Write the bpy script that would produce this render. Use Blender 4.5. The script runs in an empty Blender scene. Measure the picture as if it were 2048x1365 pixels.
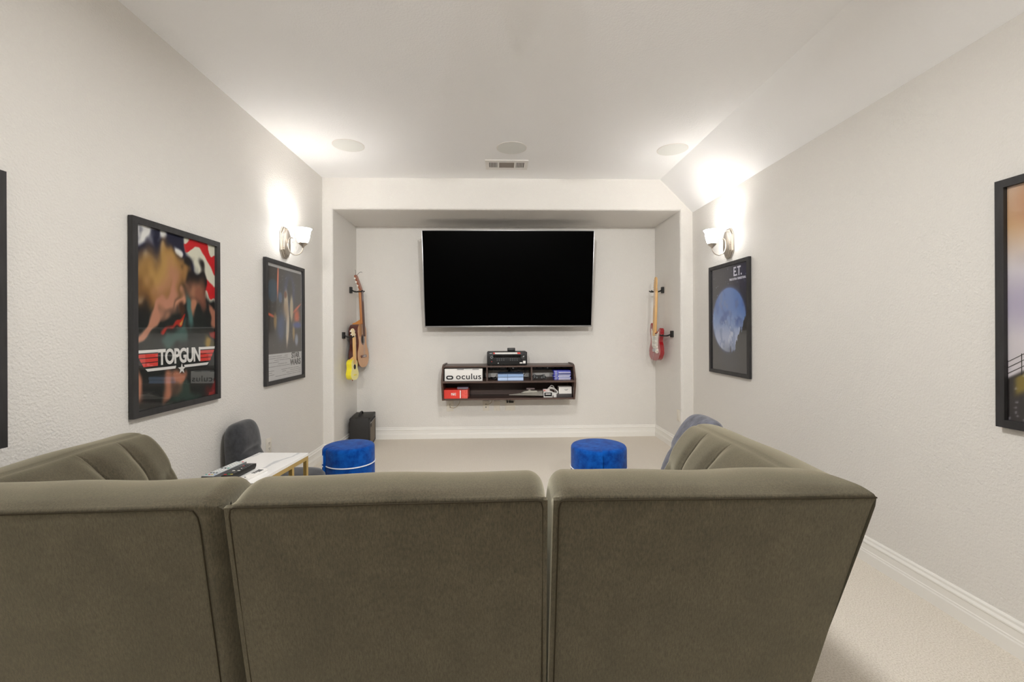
import bpy, bmesh, math, random
import numpy as np
from mathutils import Vector, Matrix
random.seed(7)
PI = math.pi
SC = bpy.context.scene
COL = SC.collection

# ------------------------------------------------------------------ camera
F_PX, YAW, ROLL, EYE, HORIZON = 883.875, 0.0314, -0.0049, 1.2454, 660.91
cam_data = bpy.data.cameras.new('camera')
cam_data.sensor_fit = 'HORIZONTAL'
cam_data.sensor_width = 36.0
cam_data.lens = 36.0 * F_PX / 2048
cam_data.shift_y = -(682.5 - HORIZON) / 2048
cam_data.clip_start = 0.02
cam = bpy.data.objects.new('camera', cam_data)
COL.objects.link(cam)
fw = Vector((math.sin(YAW), math.cos(YAW), 0)); rt = Vector((math.cos(YAW), -math.sin(YAW), 0)); up = Vector((0, 0, 1))
r2 = rt * math.cos(ROLL) + up * math.sin(ROLL)
u2 = up * math.cos(ROLL) - rt * math.sin(ROLL)
cam.matrix_world = Matrix(((r2.x, u2.x, -fw.x, 0), (r2.y, u2.y, -fw.y, 0), (r2.z, u2.z, -fw.z, EYE), (0, 0, 0, 1)))
SC.camera = cam

# ------------------------------------------------------------------ world, exposure, light levels
world = bpy.data.worlds.new('world'); SC.world = world
world.use_nodes = True
world.node_tree.nodes['Background'].inputs[0].default_value = (1, 0.97, 0.93, 1)
world.node_tree.nodes['Background'].inputs[1].default_value = 0.05
SC.view_settings.view_transform = 'Standard'
SC.view_settings.look = 'None'
SC.view_settings.gamma = 1.0
SC.view_settings.use_curve_mapping = False
SC.view_settings.exposure = 0.55
SCONCE_BULB_W = 3.6       # bulb inside each sconce shade
SHADE_GLOW = 15.0           # frosted glass of the shades
FILL_CEILING_W = 30.0      # added unseen ceiling lamp, fill above the sofa
FILL_TORCH_W = 50.0            # added unseen uplighter, lifts the ceiling from the rear corner
FILL_TRACK_W = 180.0            # each head of the added track light, fill for the far end
SC.cycles.max_bounces = 10
SC.cycles.diffuse_bounces = 7
SC.cycles.transparent_max_bounces = 12
SC.cycles.sample_clamp_indirect = 6.0
SC.cycles.caustics_reflective = False
SC.cycles.caustics_refractive = False

# ------------------------------------------------------------------ helpers: colour, material
def lin(c):
    return tuple((v / 12.92 if v <= 0.04045 else ((v + 0.055) / 1.055) ** 2.4) for v in c)
def rgb(r, g, b): return lin((r / 255, g / 255, b / 255)) + (1.0,)
MATS = {}
def mat(name, col, rough=0.5, metal=0.0, coat=0.0, sheen=0.0, emit=None, estr=0.0, spec=0.5):
    if name in MATS: return MATS[name]
    m = bpy.data.materials.new(name); m.use_nodes = True
    b = m.node_tree.nodes['Principled BSDF']
    b.inputs['Base Color'].default_value = rgb(*col)
    b.inputs['Roughness'].default_value = rough
    b.inputs['Metallic'].default_value = metal
    b.inputs['Coat Weight'].default_value = coat
    b.inputs['Coat Roughness'].default_value = 0.05
    b.inputs['Sheen Weight'].default_value = sheen
    b.inputs['Specular IOR Level'].default_value = spec
    if emit:
        b.inputs['Emission Color'].default_value = rgb(*emit)
        b.inputs['Emission Strength'].default_value = estr
    MATS[name] = m
    return m
def add_noise_colour(m, c1, c2, scale, stretch=(1, 1, 1), detail=4.0, lo=0.3, hi=0.7, rough=0.6):
    nt = m.node_tree; N = nt.nodes; b = N['Principled BSDF']
    tc = N.new('ShaderNodeTexCoord'); mp = N.new('ShaderNodeMapping'); mp.inputs['Scale'].default_value = stretch
    ns = N.new('ShaderNodeTexNoise'); ns.inputs['Scale'].default_value = scale; ns.inputs['Detail'].default_value = detail
    ns.inputs['Roughness'].default_value = rough
    cr = N.new('ShaderNodeValToRGB')
    cr.color_ramp.elements[0].position = lo; cr.color_ramp.elements[0].color = rgb(*c1)
    cr.color_ramp.elements[1].position = hi; cr.color_ramp.elements[1].color = rgb(*c2)
    nt.links.new(tc.outputs['Object'], mp.inputs[0]); nt.links.new(mp.outputs[0], ns.inputs['Vector'])
    nt.links.new(ns.outputs['Fac'], cr.inputs[0]); nt.links.new(cr.outputs[0], b.inputs['Base Color'])
    return m
def add_bump(m, scale, strength, dist=0.003, detail=3.0, stretch=(1, 1, 1), kind='noise'):
    nt = m.node_tree; N = nt.nodes; b = N['Principled BSDF']
    tc = N.new('ShaderNodeTexCoord'); mp = N.new('ShaderNodeMapping'); mp.inputs['Scale'].default_value = stretch
    if kind == 'noise':
        ns = N.new('ShaderNodeTexNoise'); ns.inputs['Scale'].default_value = scale; ns.inputs['Detail'].default_value = detail
        out = ns.outputs['Fac']
    else:
        ns = N.new('ShaderNodeTexVoronoi'); ns.inputs['Scale'].default_value = scale; out = ns.outputs['Distance']
    bp = N.new('ShaderNodeBump'); bp.inputs['Strength'].default_value = strength; bp.inputs['Distance'].default_value = dist
    nt.links.new(tc.outputs['Object'], mp.inputs[0]); nt.links.new(mp.outputs[0], ns.inputs['Vector'])
    nt.links.new(out, bp.inputs['Height']); nt.links.new(bp.outputs[0], b.inputs['Normal'])
    return m

M_WALL = add_bump(mat('wall_paint', (225, 222, 217), 0.75, spec=0.25), 105, 0.7, 0.005, 2.0)
M_CEIL = add_bump(mat('ceiling_paint', (246, 246, 246), 0.8, spec=0.2), 105, 0.3, 0.004, 2.0)
M_TRIM = mat('trim_white', (236, 234, 229), 0.35)
M_CARPET = add_bump(add_noise_colour(mat('carpet', (214, 203, 184), 0.95, spec=0.1), (196, 185, 168), (240, 233, 222), 170, detail=8, lo=0.33, hi=0.55, rough=0.8), 300, 0.8, 0.006, 3)
M_FABRIC = add_bump(add_noise_colour(mat('sofa_chenille', (96, 89, 74), 0.9, sheen=0.75, spec=0.1), (32, 27, 20), (86, 78, 61), 260, (1.0, 1.0, 0.22), 6, 0.32, 0.70, 0.75), 520, 0.25, 0.0015, 2)
M_FABRIC.node_tree.nodes['Principled BSDF'].inputs['Sheen Roughness'].default_value = 0.6
M_FABRIC.node_tree.nodes['Principled BSDF'].inputs['Sheen Tint'].default_value = rgb(226, 220, 196)
def fabric_mottle(m, scale, dark):
    nt = m.node_tree; N = nt.nodes; b = N['Principled BSDF']; src = b.inputs['Base Color'].links[0].from_socket
    tc = N.new('ShaderNodeTexCoord'); ns = N.new('ShaderNodeTexNoise'); ns.inputs['Scale'].default_value = scale; ns.inputs['Detail'].default_value = 5
    cr = N.new('ShaderNodeValToRGB'); cr.color_ramp.elements[0].position = .35; cr.color_ramp.elements[0].color = (dark, dark * .98, dark * .95, 1); cr.color_ramp.elements[1].position = .65; cr.color_ramp.elements[1].color = (1.08, 1.08, 1.08, 1)
    mx = N.new('ShaderNodeMix'); mx.data_type = 'RGBA'; mx.blend_type = 'MULTIPLY'; mx.inputs[0].default_value = 1
    nt.links.new(tc.outputs['Object'], ns.inputs['Vector']); nt.links.new(ns.outputs['Fac'], cr.inputs[0])
    nt.links.new(src, mx.inputs[6]); nt.links.new(cr.outputs[0], mx.inputs[7]); nt.links.new(mx.outputs[2], b.inputs['Base Color'])
fabric_mottle(M_FABRIC, 9, 0.78)
M_SEAM = mat('sofa_seam', (60, 54, 43), 0.9, spec=0.1)
M_BLUE = add_bump(add_noise_colour(mat('blue_velvet', (10, 66, 140), 0.85, sheen=0.12, spec=0.05), (4, 56, 132), (12, 84, 170), 22, detail=4, lo=0.35, hi=0.65), 30, 0.2, 0.004)
M_WHITE_PIPE = mat('white_piping', (232, 234, 240), 0.6)
M_DGREY = add_noise_colour(mat('dark_grey_velvet', (56, 57, 60), 0.8, sheen=0.4, spec=0.15), (46, 47, 50), (66, 67, 71), 30)
M_BGREY = add_noise_colour(mat('blue_grey_velvet', (80, 84, 100), 0.85, sheen=0.3, spec=0.1), (60, 61, 72), (104, 106, 118), 26, (1, 1, .5))
M_BLACK = mat('black_plastic', (20, 20, 21), 0.4)
M_SATIN = mat('black_satin', (30, 29, 28), 0.6)
M_FRAME = add_noise_colour(mat('black_frame', (43, 42, 43), 0.5), (36, 35, 36), (52, 51, 52), 40, (1, 1, .15))
M_SCREEN = mat('screen_black', (1, 1, 1), 0.35, spec=0.02)
M_SILVER = mat('silver_metal', (190, 190, 192), 0.3, 1.0)
M_NICKEL = mat('brushed_nickel', (196, 188, 178), 0.32, 1.0)
M_GOLD = mat('gold_metal', (206, 178, 112), 0.33, 0.85)
M_SHELFWOOD = add_noise_colour(mat('espresso_wood', (74, 56, 48), 0.4), (64, 47, 41), (96, 74, 64), 9, (.25, 3, 3), 5)
M_MARBLE = mat('marble_white', (240, 240, 240), 0.15)
M_WHITE = mat('white_card', (236, 234, 230), 0.5)
M_PLATE = mat('white_plate', (226, 220, 208), 0.4)
M_INK = mat('black_ink', (28, 28, 30), 0.7)
M_DARKHOLE = mat('dark_hole', (40, 34, 30), 0.8)
M_RED = mat('red_card', (232, 62, 48), 0.45)
M_PINKRED = mat('light_red_card', (240, 104, 92), 0.45)
M_BLUECASE = mat('blue_case', (52, 58, 190), 0.3)
M_CONSOLE = mat('pale_blue_plastic', (150, 180, 222), 0.35)
M_GREYMODEL = mat('grey_model_plastic', (178, 174, 164), 0.6)
M_SPRUCE = add_noise_colour(mat('spruce_top', (204, 148, 96), 0.3, coat=0.3), (196, 138, 86), (214, 160, 108), 30, (4, 1, .2))
M_ROSEWOOD = add_noise_colour(mat('rosewood', (84, 36, 28), 0.3, coat=0.4), (68, 28, 22), (98, 46, 36), 20, (1, 4, .4))
M_MAPLE = mat('maple_neck', (222, 178, 116), 0.35, coat=0.3)
M_NECKWOOD = mat('mahogany_neck', (176, 116, 66), 0.4)
M_FRETBOARD = mat('dark_fretboard', (88, 56, 44), 0.5)
M_PEARL = mat('pearl_white', (236, 232, 222), 0.3)
M_YELLOW = mat('yellow_lacquer', (238, 222, 40), 0.3, coat=0.4)
M_YELLOW2 = mat('pale_yellow_face', (240, 230, 150), 0.3, coat=0.4)
M_REDLAC = mat('red_lacquer', (150, 14, 24), 0.2, coat=1.0)
M_PICKG = mat('white_pickguard', (228, 226, 218), 0.3)
M_GRILLE = add_bump(mat('speaker_cloth', (120, 110, 98), 0.8), 400, 0.4, 0.002)
M_TOLEX = add_bump(mat('black_vinyl', (36, 34, 33), 0.6), 300, 0.3, 0.001)
M_SPEAKER = mat('speaker_grille', (226, 227, 223), 0.7)
M_VENT = mat('vent_white', (226, 222, 217), 0.4)
M_VENTDARK = mat('vent_dark', (84, 78, 72), 0.8)
M_DUCT = mat('vent_duct', (170, 160, 150), 0.8)
M_GREYPLASTIC = mat('grey_plastic', (96, 98, 100), 0.4)
M_LTGREY = mat('light_grey_plastic', (188, 194, 196), 0.4)
M_CABLE = mat('black_cable', (22, 22, 22), 0.5)
M_CORD = mat('beige_cord', (168, 152, 122), 0.5)
M_TEAL = mat('key_teal', (70, 168, 148), 0.5)
M_KEYRED = mat('key_red', (220, 60, 60), 0.5)
M_KEYYEL = mat('key_yellow', (226, 200, 90), 0.5)
M_KEYGRN = mat('key_green', (90, 180, 110), 0.5)
M_LEG = mat('dark_wood_leg', (46, 34, 28), 0.5)
M_ORANGE = mat('title_red', (222, 62, 52), 0.5)
def marble():
    nt = M_MARBLE.node_tree; N = nt.nodes; b = N['Principled BSDF']
    tc = N.new('ShaderNodeTexCoord'); w = N.new('ShaderNodeTexWave'); w.inputs['Scale'].default_value = 1.6
    w.inputs['Distortion'].default_value = 9; w.inputs['Detail'].default_value = 4; w.inputs['Detail Scale'].default_value = 1.6
    cr = N.new('ShaderNodeValToRGB')
    cr.color_ramp.elements[0].position = 0.0; cr.color_ramp.elements[0].color = rgb(206, 207, 210)
    cr.color_ramp.elements[1].position = 0.07; cr.color_ramp.elements[1].color = rgb(243, 242, 240)
    nt.links.new(tc.outputs['Object'], w.inputs['Vector']); nt.links.new(w.outputs['Fac'], cr.inputs[0]); nt.links.new(cr.outputs[0], b.inputs['Base Color'])
marble()
def shade_glass():
    m = bpy.data.materials.new('lit_frosted_glass'); m.use_nodes = True
    b = m.node_tree.nodes['Principled BSDF']
    b.inputs['Base Color'].default_value = rgb(245, 242, 236); b.inputs['Roughness'].default_value = 0.3
    b.inputs['Emission Color'].default_value = (1.0, 0.985, 0.96, 1); b.inputs['Emission Strength'].default_value = SHADE_GLOW
    return m
M_SHADE = shade_glass()
def pane_glass():
    m = bpy.data.materials.new('picture_glass'); m.use_nodes = True
    nt = m.node_tree; N = nt.nodes; N.clear()
    o = N.new('ShaderNodeOutputMaterial'); mx = N.new('ShaderNodeMixShader'); tr = N.new('ShaderNodeBsdfTransparent')
    gl = N.new('ShaderNodeBsdfGlossy'); gl.inputs['Roughness'].default_value = 0.015
    fr = N.new('ShaderNodeFresnel'); fr.inputs['IOR'].default_value = 1.52
    ml = N.new('ShaderNodeMath'); ml.operation = 'MULTIPLY'; ml.inputs[1].default_value = 1.7; ml.use_clamp = True   # both faces of the pane
    ge = N.new('ShaderNodeNewGeometry'); iv = N.new('ShaderNodeMath'); iv.operation = 'SUBTRACT'; iv.inputs[0].default_value = 1.0
    m2 = N.new('ShaderNodeMath'); m2.operation = 'MULTIPLY'      # light leaving the pane from inside passes through
    nt.links.new(fr.outputs[0], ml.inputs[0]); nt.links.new(ge.outputs['Backfacing'], iv.inputs[1])
    nt.links.new(ml.outputs[0], m2.inputs[0]); nt.links.new(iv.outputs[0], m2.inputs[1]); nt.links.new(m2.outputs[0], mx.inputs[0])
    nt.links.new(tr.outputs[0], mx.inputs[1]); nt.links.new(gl.outputs[0], mx.inputs[2]); nt.links.new(mx.outputs[0], o.inputs[0])
    return m
M_GLASS = pane_glass()
def print_mat():
    m = bpy.data.materials.new('printed_paper'); m.use_nodes = True
    nt = m.node_tree; b = nt.nodes['Principled BSDF']; b.inputs['Roughness'].default_value = 0.6
    a = nt.nodes.new('ShaderNodeVertexColor'); a.layer_name = 'print'
    nt.links.new(a.outputs['Color'], b.inputs['Base Color'])
    return m
M_PRINT = print_mat()

# ------------------------------------------------------------------ helpers: geometry
class MB:
    def __init__(s): s.bm = bmesh.new()
    def box(s, x0, x1, y0, y1, z0, z1, r=0.0, seg=2):
        vs = [s.bm.verts.new((x, y, z)) for x in (x0, x1) for y in (y0, y1) for z in (z0, z1)]
        fs = [(0, 1, 3, 2), (4, 6, 7, 5), (0, 4, 5, 1), (2, 3, 7, 6), (0, 2, 6, 4), (1, 5, 7, 3)]
        faces = [s.bm.faces.new([vs[i] for i in f]) for f in fs]
        if r > 0:
            ed = list({e for f in faces for e in f.edges})
            bmesh.ops.bevel(s.bm, geom=ed, offset=r, segments=seg, profile=0.5, affect='EDGES', clamp_overlap=True)
        return s
    def cbox(s, c, d, r=0.0, seg=2):
        return s.box(c[0]-d[0]/2, c[0]+d[0]/2, c[1]-d[1]/2, c[1]+d[1]/2, c[2]-d[2]/2, c[2]+d[2]/2, r, seg)
    def lathe(s, prof, n=24, c=(0, 0, 0), axis='z'):
        def P(r, h, a):
            ca, sa = r * math.cos(a), r * math.sin(a)
            v = {'z': (ca, sa, h), 'y': (ca, h, sa), 'x': (h, ca, sa)}[axis]
            return (v[0] + c[0], v[1] + c[1], v[2] + c[2])
        rings = []
        for r, h in prof:
            if r < 1e-6: rings.append([s.bm.verts.new(P(0, h, 0))])
            else: rings.append([s.bm.verts.new(P(r, h, 2 * PI * k / n)) for k in range(n)])
        for a, b in zip(rings, rings[1:]):
            for k in range(n):
                q = [a[k % len(a)], a[(k + 1) % len(a)], b[(k + 1) % len(b)], b[k % len(b)]]
                u = []
                for v in q:
                    if v not in u: u.append(v)
                if len(u) > 2: s.bm.faces.new(u)
        return s
    def cyl(s, c, r, h0, h1, n=20, axis='z'): return s.lathe([(0, h0), (r, h0), (r, h1), (0, h1)], n, c, axis)
    def prism(s, poly, a0, a1, axis='y'):
        def P(p, a): return {'y': (p[0], a, p[1]), 'z': (p[0], p[1], a), 'x': (a, p[0], p[1])}[axis]
        A = [s.bm.verts.new(P(p, a0)) for p in poly]; B = [s.bm.verts.new(P(p, a1)) for p in poly]
        s.bm.faces.new(A); s.bm.faces.new(B[::-1])
        n = len(poly)
        for i in range(n): s.bm.faces.new((A[i], B[i], B[(i + 1) % n], A[(i + 1) % n]))
        return s
    def tube(s, pts, r, n=8, radii=None):
        pts = [Vector(p) for p in pts]; rings = []; prev = None
        for i, p in enumerate(pts):
            t = (pts[min(i + 1, len(pts) - 1)] - pts[max(i - 1, 0)]).normalized()
            if prev is None:
                a = t.orthogonal().normalized()
            else:
                a = prev - t * prev.dot(t)
                a = a.normalized() if a.length > 1e-6 else t.orthogonal().normalized()
            prev = a; b = t.cross(a); rr = radii[i] if radii else r
            rings.append([s.bm.verts.new(p + (a * math.cos(2 * PI * k / n) + b * math.sin(2 * PI * k / n)) * rr) for k in range(n)])
        for A, B in zip(rings, rings[1:]):
            for k in range(n): s.bm.faces.new((A[k], A[(k + 1) % n], B[(k + 1) % n], B[k]))
        s.bm.faces.new(rings[0][::-1]); s.bm.faces.new(rings[-1])
        return s
    def sheet(s, grid, close_u=False):
        V = [[s.bm.verts.new(p) for p in row] for row in grid]
        for a, b in zip(V, V[1:]):
            m = len(a)
            for k in range(m if close_u else m - 1): s.bm.faces.new((a[k], a[(k + 1) % m], b[(k + 1) % m], b[k]))
        return V
    def ico(s, c, r, sub=2, scale=(1, 1, 1)):
        g = bmesh.ops.create_icosphere(s.bm, subdivisions=sub, radius=r)
        for v in g['verts']: v.co = Vector((v.co.x * scale[0] + c[0], v.co.y * scale[1] + c[1], v.co.z * scale[2] + c[2]))
        return s
    def mesh(s, name, m, smooth=True, angle=35):
        bmesh.ops.recalc_face_normals(s.bm, faces=s.bm.faces[:])
        me = bpy.data.meshes.new(name); s.bm.to_mesh(me); s.bm.free()
        me.materials.append(m)
        if smooth:
            me.polygons.foreach_set('use_smooth', [True] * len(me.polygons))
            try: me.set_sharp_from_angle(angle=math.radians(angle))
            except Exception: pass
        return me
    def build(s, name, m, parent=None, smooth=True, angle=35):
        o = bpy.data.objects.new(name, s.mesh(name, m, smooth, angle)); COL.objects.link(o)
        if parent is not None: o.parent = parent
        return o
def put(name, me, parent, loc=(0, 0, 0), rot=(0, 0, 0), scale=(1, 1, 1)):
    o = bpy.data.objects.new(name, me); COL.objects.link(o); o.parent = parent
    o.location = loc; o.rotation_euler = rot; o.scale = scale
    return o
def tag(o, label, cat, group=None):
    o['label'] = label; o['category'] = cat
    if group: o['group'] = group
    return o
def thing(name, label, cat, loc=(0, 0, 0), rotz=0.0, group=None):
    o = bpy.data.objects.new(name, None); COL.objects.link(o); o.empty_display_size = 0.05
    o.location = loc; o.rotation_euler = (0, 0, rotz)
    return tag(o, label, cat, group)
def struct(o): o['kind'] = 'structure'; return o
def text_mesh(body, size, m, depth=0.0006, bold=0.0, align='CENTER', sx=1.0, shear=0.0, space=1.0, name='lettering'):
    cu = bpy.data.curves.new('t', 'FONT'); cu.body = body; cu.size = size; cu.extrude = depth; cu.offset = bold
    cu.align_x = align; cu.align_y = 'CENTER'; cu.shear = shear; cu.space_character = space; cu.resolution_u = 4
    o = bpy.data.objects.new('t', cu); COL.objects.link(o)
    bpy.context.view_layer.update()
    me = bpy.data.meshes.new_from_object(o.evaluated_get(bpy.context.evaluated_depsgraph_get()))
    bpy.data.objects.remove(o); bpy.data.curves.remove(cu)
    me.materials.clear(); me.materials.append(m); me.name = name
    for v in me.vertices: v.co.x *= sx
    return me
def text_on(body, size, m, parent, loc, rot=(PI / 2, 0, 0), name='lettering', **k):
    return put(name, text_mesh(body, size, m, name=name, **k), parent, loc, rot)
def smooth_path(pts, n=8):
    P = [np.array(p, float) for p in pts]; out = []
    for i in range(len(P) - 1):
        p0 = P[max(i - 1, 0)]; p1 = P[i]; p2 = P[i + 1]; p3 = P[min(i + 2, len(P) - 1)]
        for k in range(n):
            t = k / n
            out.append(tuple(0.5 * (2*p1 + (p2-p0)*t + (2*p0-5*p1+4*p2-p3)*t*t + (3*p1-p0-3*p2+p3)*t**3)))
    out.append(tuple(P[-1])); return out
def smooth_loop(pts, n=6):
    P = [np.array(p, float) for p in pts]; m = len(P); out = []
    for i in range(m):
        p0, p1, p2, p3 = P[i - 1], P[i], P[(i + 1) % m], P[(i + 2) % m]
        for k in range(n):
            t = k / n
            out.append(tuple(0.5 * (2*p1 + (p2-p0)*t + (2*p0-5*p1+4*p2-p3)*t*t + (3*p1-p0-3*p2+p3)*t**3)))
    return out

# ------------------------------------------------------------------ the room
XL, XR, YF, YB, YR = -1.722, 1.966, 4.40, 5.123, -2.4
AL, AR, ZH, ZC = -1.622, 1.841, 2.445, 2.757
SX, SZ = 1.637, 2.425
T = 0.12
struct(MB().box(XL - T, XR + T, YR - T, YB + T, -0.1, 0).build('floor', M_CARPET, smooth=False))
struct(MB().box(XL - T, XL, YR, YF, 0, ZC).build('wall_left', M_WALL, smooth=False))
struct(MB().box(XR, XR + T, YR, YF, 0, SZ + 0.02).build('wall_right', M_WALL, smooth=False))
struct(MB().box(XL - T, XR + T, YR - T, YR, 0, ZC).build('wall_rear', M_WALL, smooth=False))
struct(MB().box(AL - 0.02, AR + 0.02, YB, YB + T, 0, ZC).build('wall_back', M_WALL, smooth=False))
struct(MB().prism([(XL - T, ZC), (SX, ZC), (XR, SZ), (XR + T, SZ), (XR + T, ZC + 0.12), (XL - T, ZC + 0.12)], YR - T, YF + 0.05, 'y').build('ceiling', M_CEIL, smooth=False))
def arc(cx, cy, r, a0, a1, n=6): return [(cx + r * math.cos(a0 + (a1 - a0) * k / n), cy + r * math.sin(a0 + (a1 - a0) * k / n)) for k in range(n + 1)]
R = 0.022
left_plan = [(XL - T, YF), ] + arc(AL - R, YF + R, R, -PI / 2, 0) + [(AL, YB), (XL - T, YB)]
struct(MB().prism(left_plan, 0, ZC, 'z').build('wall_alcove_left', M_WALL))
right_plan = [(XR + T, YF)] + arc(AR + R, YF + R, R, -PI / 2, -PI) + [(AR, YB), (XR + T, YB)]
struct(MB().prism(right_plan, 0, ZC, 'z').build('wall_alcove_right', M_WALL))
head = [(YF, ZC)] + arc(YF + R, ZH + R, R, PI, 1.5 * PI) + [(YB, ZH), (YB, ZC)]
struct(MB().prism(head, AL - R, AR + R, 'x').build('wall_header', M_WALL))
# baseboards: stepped moulding, (depth, height) profile
BBP = [(0, 0), (0.017, 0), (0.017, 0.052), (0.0145, 0.058), (0.0145, 0.064), (0.012, 0.068), (0.012, 0.098), (0.0155, 0.102), (0.0155, 0.108), (0.009, 0.118), (0.009, 0.128), (0.004, 0.135), (0, 0.135)]
def baseboard(name, p0, p1, inward, e0=0.0, e1=0.0):
    mb = MB(); p0 = Vector(p0); p1 = Vector(p1); iw = Vector(inward); d = (p1 - p0).normalized()
    A = [mb.bm.verts.new((*(p0 + iw * u + d * (u * e0)), z)) for u, z in BBP]; B = [mb.bm.verts.new((*(p1 + iw * u - d * (u * e1)), z)) for u, z in BBP]
    n = len(BBP); mb.bm.faces.new(A); mb.bm.faces.new(B[::-1])
    for i in range(n): mb.bm.faces.new((A[i], B[i], B[(i + 1) % n], A[(i + 1) % n]))
    return struct(mb.build(name, M_TRIM, smooth=False))
baseboard('baseboard_left', (XL, YR), (XL, YF), (1, 0), 0, 1)
baseboard('baseboard_right', (XR, YR), (XR, YF), (-1, 0), 0, 1)
baseboard('baseboard_back', (AL, YB), (AR, YB), (0, -1), 1, 1)
baseboard('baseboard_alcove_left', (AL, YF), (AL, YB), (1, 0), -1, 1)
baseboard('baseboard_alcove_right', (AR, YF), (AR, YB), (-1, 0), -1, 1)
baseboard('baseboard_pier_left', (XL, YF), (AL, YF), (0, -1), 1, -1)
baseboard('baseboard_pier_right', (AR, YF), (XR, YF), (0, -1), -1, 1)

# unseen torchiere added in the rear left corner to brighten the ceiling
fl = thing('fill_uplighter', 'nickel uplighter added for fill light in the rear left corner, out of view', 'floor lamp', (-1.30, -1.95, 0))
MB().lathe([(0, 0), (0.14, 0), (0.14, 0.015), (0.03, 0.03), (0, 0.03)], 28).build('base', M_NICKEL, fl)
MB().cyl((0, 0, 0), 0.013, 0.028, 1.72, 14).build('pole', M_NICKEL, fl)
MB().lathe([(0.014, 1.70), (0.05, 1.715), (0.12, 1.76), (0.15, 1.80), (0.147, 1.80), (0.115, 1.765), (0.045, 1.722), (0, 1.72)], 32).build('bowl_shade', M_TRIM, fl)
sd = bpy.data.lights.new('uplight', 'SPOT'); sd.energy = FILL_TORCH_W; sd.spot_size = math.radians(150); sd.spot_blend = 0.5; sd.shadow_soft_size = 0.06; sd.color = (1.0, 0.985, 0.96)
so = bpy.data.objects.new('uplight', sd); COL.objects.link(so); so.parent = fl; so.location = (0, 0, 1.81); so.rotation_euler = (PI, 0, 0)

# added track light behind the camera, two heads fill the alcove end like a flash
tk = thing('fill_track_light', 'white track light added for fill, with two heads, out of view behind the viewer', 'track light', (0.12, -1.30, ZC))
MB().box(-1.0, 1.0, -0.02, 0.02, -0.03, 0.0, 0.003).build('track', M_TRIM, tk)
for hx, aim in ((-0.75, Vector((0.55, 4.9, 1.75))), (0.75, Vector((-0.45, 4.9, 1.75)))):
    p0 = Vector((hx, 0, -0.13)); w0 = Vector((0.12, -1.30, ZC)) + p0; dr_ = (aim - w0).normalized(); q_ = dr_.to_track_quat('-Z', 'Y')
    MB().cyl((hx, 0, 0), 0.008, -0.12, -0.03, 10).build('stem', M_TRIM, tk)
    hd = put('lamp_head', MB().lathe([(0, 0.07), (0.05, 0.07), (0.062, 0.05), (0.066, -0.05), (0.060, -0.05), (0.055, 0.03), (0, 0.03)], 24).mesh('lamp_head', M_TRIM), tk, p0, q_.to_euler())
    sd = bpy.data.lights.new('spot', 'SPOT'); sd.energy = FILL_TRACK_W; sd.spot_size = math.radians(54); sd.spot_blend = 0.7; sd.shadow_soft_size = 0.06; sd.color = (1.0, 0.985, 0.96)
    so = bpy.data.objects.new('spot', sd); COL.objects.link(so); so.parent = tk; so.location = p0 + dr_ * 0.06; so.rotation_euler = q_.to_euler()

# ------------------------------------------------------------------ sectional sofa
ZS = 0.822                     # height of the rear top seam
PROF = [(0.150, 0.065), (0.135, 0.12)] + [(0.0 + 0.18 * (ZS - z), z) for z in (0.20, 0.30, 0.40, 0.50, 0.60, 0.70, 0.76, 0.80)] + [(0.0, ZS)]
N_OUT = len(PROF)
PROF += smooth_path([(0.004, ZS + 0.008), (0.03, 0.846), (0.075, 0.859), (0.12, 0.860), (0.165, 0.845), (0.205, 0.805), (0.245, 0.74), (0.275, 0.665), (0.296, 0.59), (0.308, 0.52), (0.312, 0.45), (0.312, 0.40)], 5)
def prof_frames():
    n = []
    for i in range(len(PROF)):
        a = PROF[max(i - 1, 0)]; b = PROF[min(i + 1, len(PROF) - 1)]
        t = Vector((b[0] - a[0], b[1] - a[1])).normalized(); n.append((t.y, -t.x))   # points into the cushion
    return n
PN = prof_frames()
def bump1(d, w): return math.exp(-(d / w) ** 2)
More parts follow.
